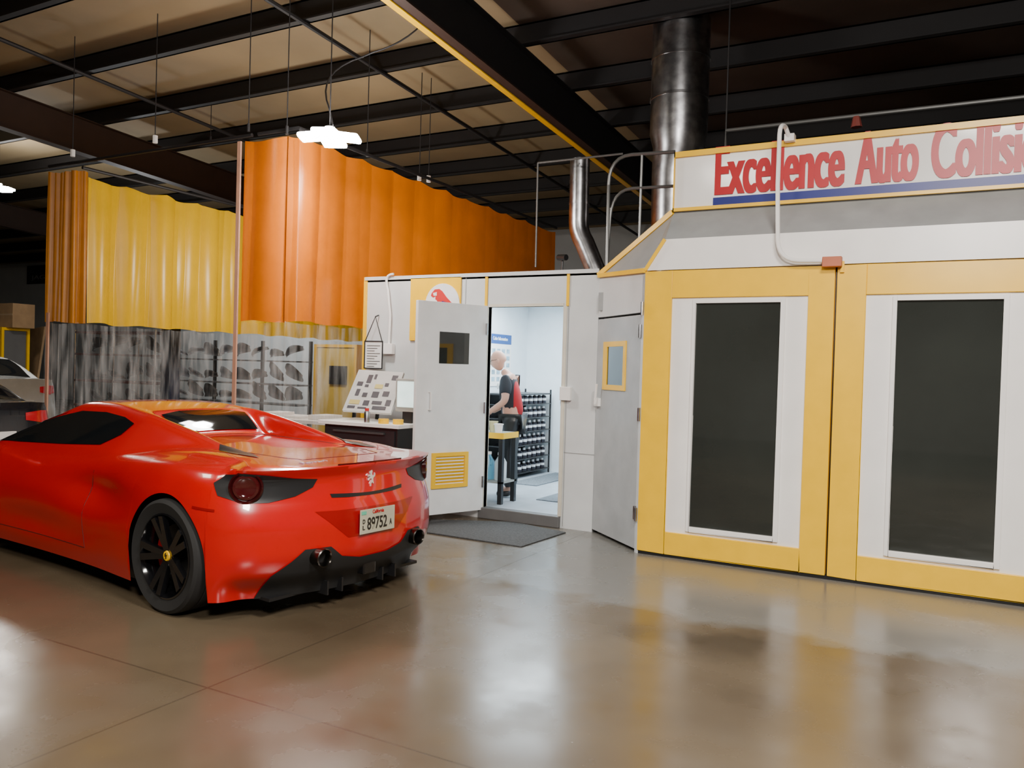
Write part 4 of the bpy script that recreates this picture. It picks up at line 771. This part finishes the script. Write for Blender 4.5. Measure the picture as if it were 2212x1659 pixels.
for (x,y,z,n_,sp3,sc3) in ((-13.1,9.55,1.70,4,.5,.9),(-13.1,9.55,1.22,4,.5,1.0),(-13.1,9.55,.77,4,.5,1.0),(-14.3,12.95,1.2,9,.5,1.15),(-14.3,12.95,1.7,9,.5,1.1),(-14.3,12.95,.78,9,.5,1.15)):
    for i in range(n_):
        w_=rnd.uniform(.28,.38)*sc3; hh=rnd.uniform(.10,.27)*sc3; xo=x+(i-(n_-1)/2)*sp3; tw=rnd.uniform(-.7,.7)
        def fn(u,v): a=(u-.5)*2; return V((xo+a*w_/1.7,y-.12*(1-a*a)+.02*math.sin(v*6),z+.03+v*hh*(1-.5*a*a)+(tw*a+abs(tw))*.14))
        mb=MB().grid(fn,12,4); n0=len(mb.v); mb.add([v_+V((0,.02,0)) for v_ in mb.v[:n0]],[q_ for q_ in mb.f]); 
        o=mb.build('body_part',cpm[k%3],smooth=True,ang=180); tag(o,'dark curved car body part stored on shelving behind the clear curtain','car part','car body parts on the bay shelving'); k+=1
t=thing('parts_rack','tall dark rack with long arms holding car parts against the back wall','rack',(-14.3,13.2,0))
for x in (-16.5,-15.0,-13.5,-12.1): MB().box((x-.03,13.2,0),(x+.03,13.26,2.1)).build('upright',dsteel,t)
for z in (.75,1.17,1.67): MB().box((-16.6,12.75,z-.03),(-12.0,13.2,z)).build('arm',dsteel,t)
t=thing('work_table','low white topped work table inside the curtained bay','table',(-7.8,8.2,0)); MB().box((-8.7,7.8,.86),(-6.85,8.7,.9)).build('table_top',white,t)
for x in (-8.6,-6.95):
    for y in (7.9,8.6): MB().box((x,y,0),(x+.05,y+.05,.86)).build('leg',steel,t)
for i in range(4):
    x=-8.6+i*.42; tag(MB().box((x,8,.9),(x+.28,8.35,.93+.03*(i%2))).build('paper_stack',paper,bevel=.004),['leftmost','second','third','rightmost'][i]+' pile of white masking paper on the bay work table','paper')
t=thing('yellow_cabinet','yellow framed metal cabinet inside the bay beside the mixing room','cabinet',(-8.9,10.6,0))
q=MB(); frame_bars(q,-9.35,.1,-8.45,1.95,.05,10.3,10.9); q.build('frame',M('dull_yellow',(.55,.33,.01),.5),t); MB().box((-9.29,10.32,.16),(-8.51,10.88,1.89)).build('cabinet_body',M('cab_amber',(.42,.30,.05),.6),t)
MB().box((-9.0,10.28,1.3),(-8.65,10.33,1.6)).build('control_box',black,t)
t=thing('vacuum_drum','dark workshop vacuum drum standing by the clear curtain','drum',(-7.9,9.6,0)); MB().lathe([(0,0),(.25,0),(.26,.5),(.2,.7),(.08,.78),(0,.78)],(-7.9,9.6,0),seg=20).build('drum_body',black,t,smooth=True); MB().tube([(-7.9,9.6,.76),(-7.8,9.5,1.1),(-7.6,9.4,1.3),(-7.5,9.4,.9)],.03).build('hose',dsteel,t,smooth=True)
# left background
x0,z0,x1,z1_=rectp(-60,708,30,780,12)
t=thing('parts_cabinet','yellow framed metal storage cage at the far left edge','cabinet',((x0+x1)/2,12,0)); q=MB(); frame_bars(q,x0,0,x1,z1_,.07,11.7,11.76); frame_bars(q,x0,0,x1,z1_,.07,12.34,12.4)
for xx_ in (x0,x1-.07): q.box((xx_,11.76,z1_-.07),(xx_+.07,12.34,z1_)); q.box((xx_,11.76,0),(xx_+.07,12.34,.07))
q.build('frame',yel,t); MB().box((x0+.03,11.78,.08),(x1-.03,12.32,z1_-.08)).build('side_mesh',M('cage_dark',(.12,.12,.12),.6),t)
x0,z0,x1,zz1=rectp(-30,657,45,698,12); t=thing('cardboard_box','brown cardboard box lying on top of the yellow storage cage','box',((x0+x1)/2,12,z1_)); MB().box((x0,11.8,z1_),(x1,12.35,zz1)).build('carton',card,t); MB().box((x0,11.795,(z1_+zz1)/2),(x1,11.8,(z1_+zz1)/2+.04)).build('tape',M('tape_tan',(.45,.33,.2),.4),t)
a_,b__,c_,d_=PY(60,712,13.3),PY(96,705,13.3),PY(70,785,12.9),PY(38,780,12.9)
t=thing('flat_carton','tall flattened cardboard carton with a white label leaning near the curtain','box',d_); MB().prism([V((d_.x,d_.y,.0)),V((c_.x,c_.y,.0)),b__,a_],(0,.06,0)).build('carton',card,t)
cc=(a_+b__+c_+d_)/4; MB().box((cc.x-.1,cc.y-.2,cc.z-.12),(cc.x+.12,cc.y-.18,cc.z+.15)).build('label_sheet',paper,t)
x0,z0,x1,zz1=rectp(57,572,140,612,YW-.1); t=thing('brand_sign','black wall sign with pale lettering high on the back wall at left','sign',((x0+x1)/2,YW-.05,z0)); MB().box((x0,YW-.08,z0),(x1,YW-.005,zz1)).build('sign_board',black,t)
text('JAGUAR',(x0+.3,YW-.085,z0+.12),(1,0,0),(0,0,1),(x1-x0)*.8,(zz1-z0)*.3,M('sign_silver',(.25,.25,.25),.4),t)
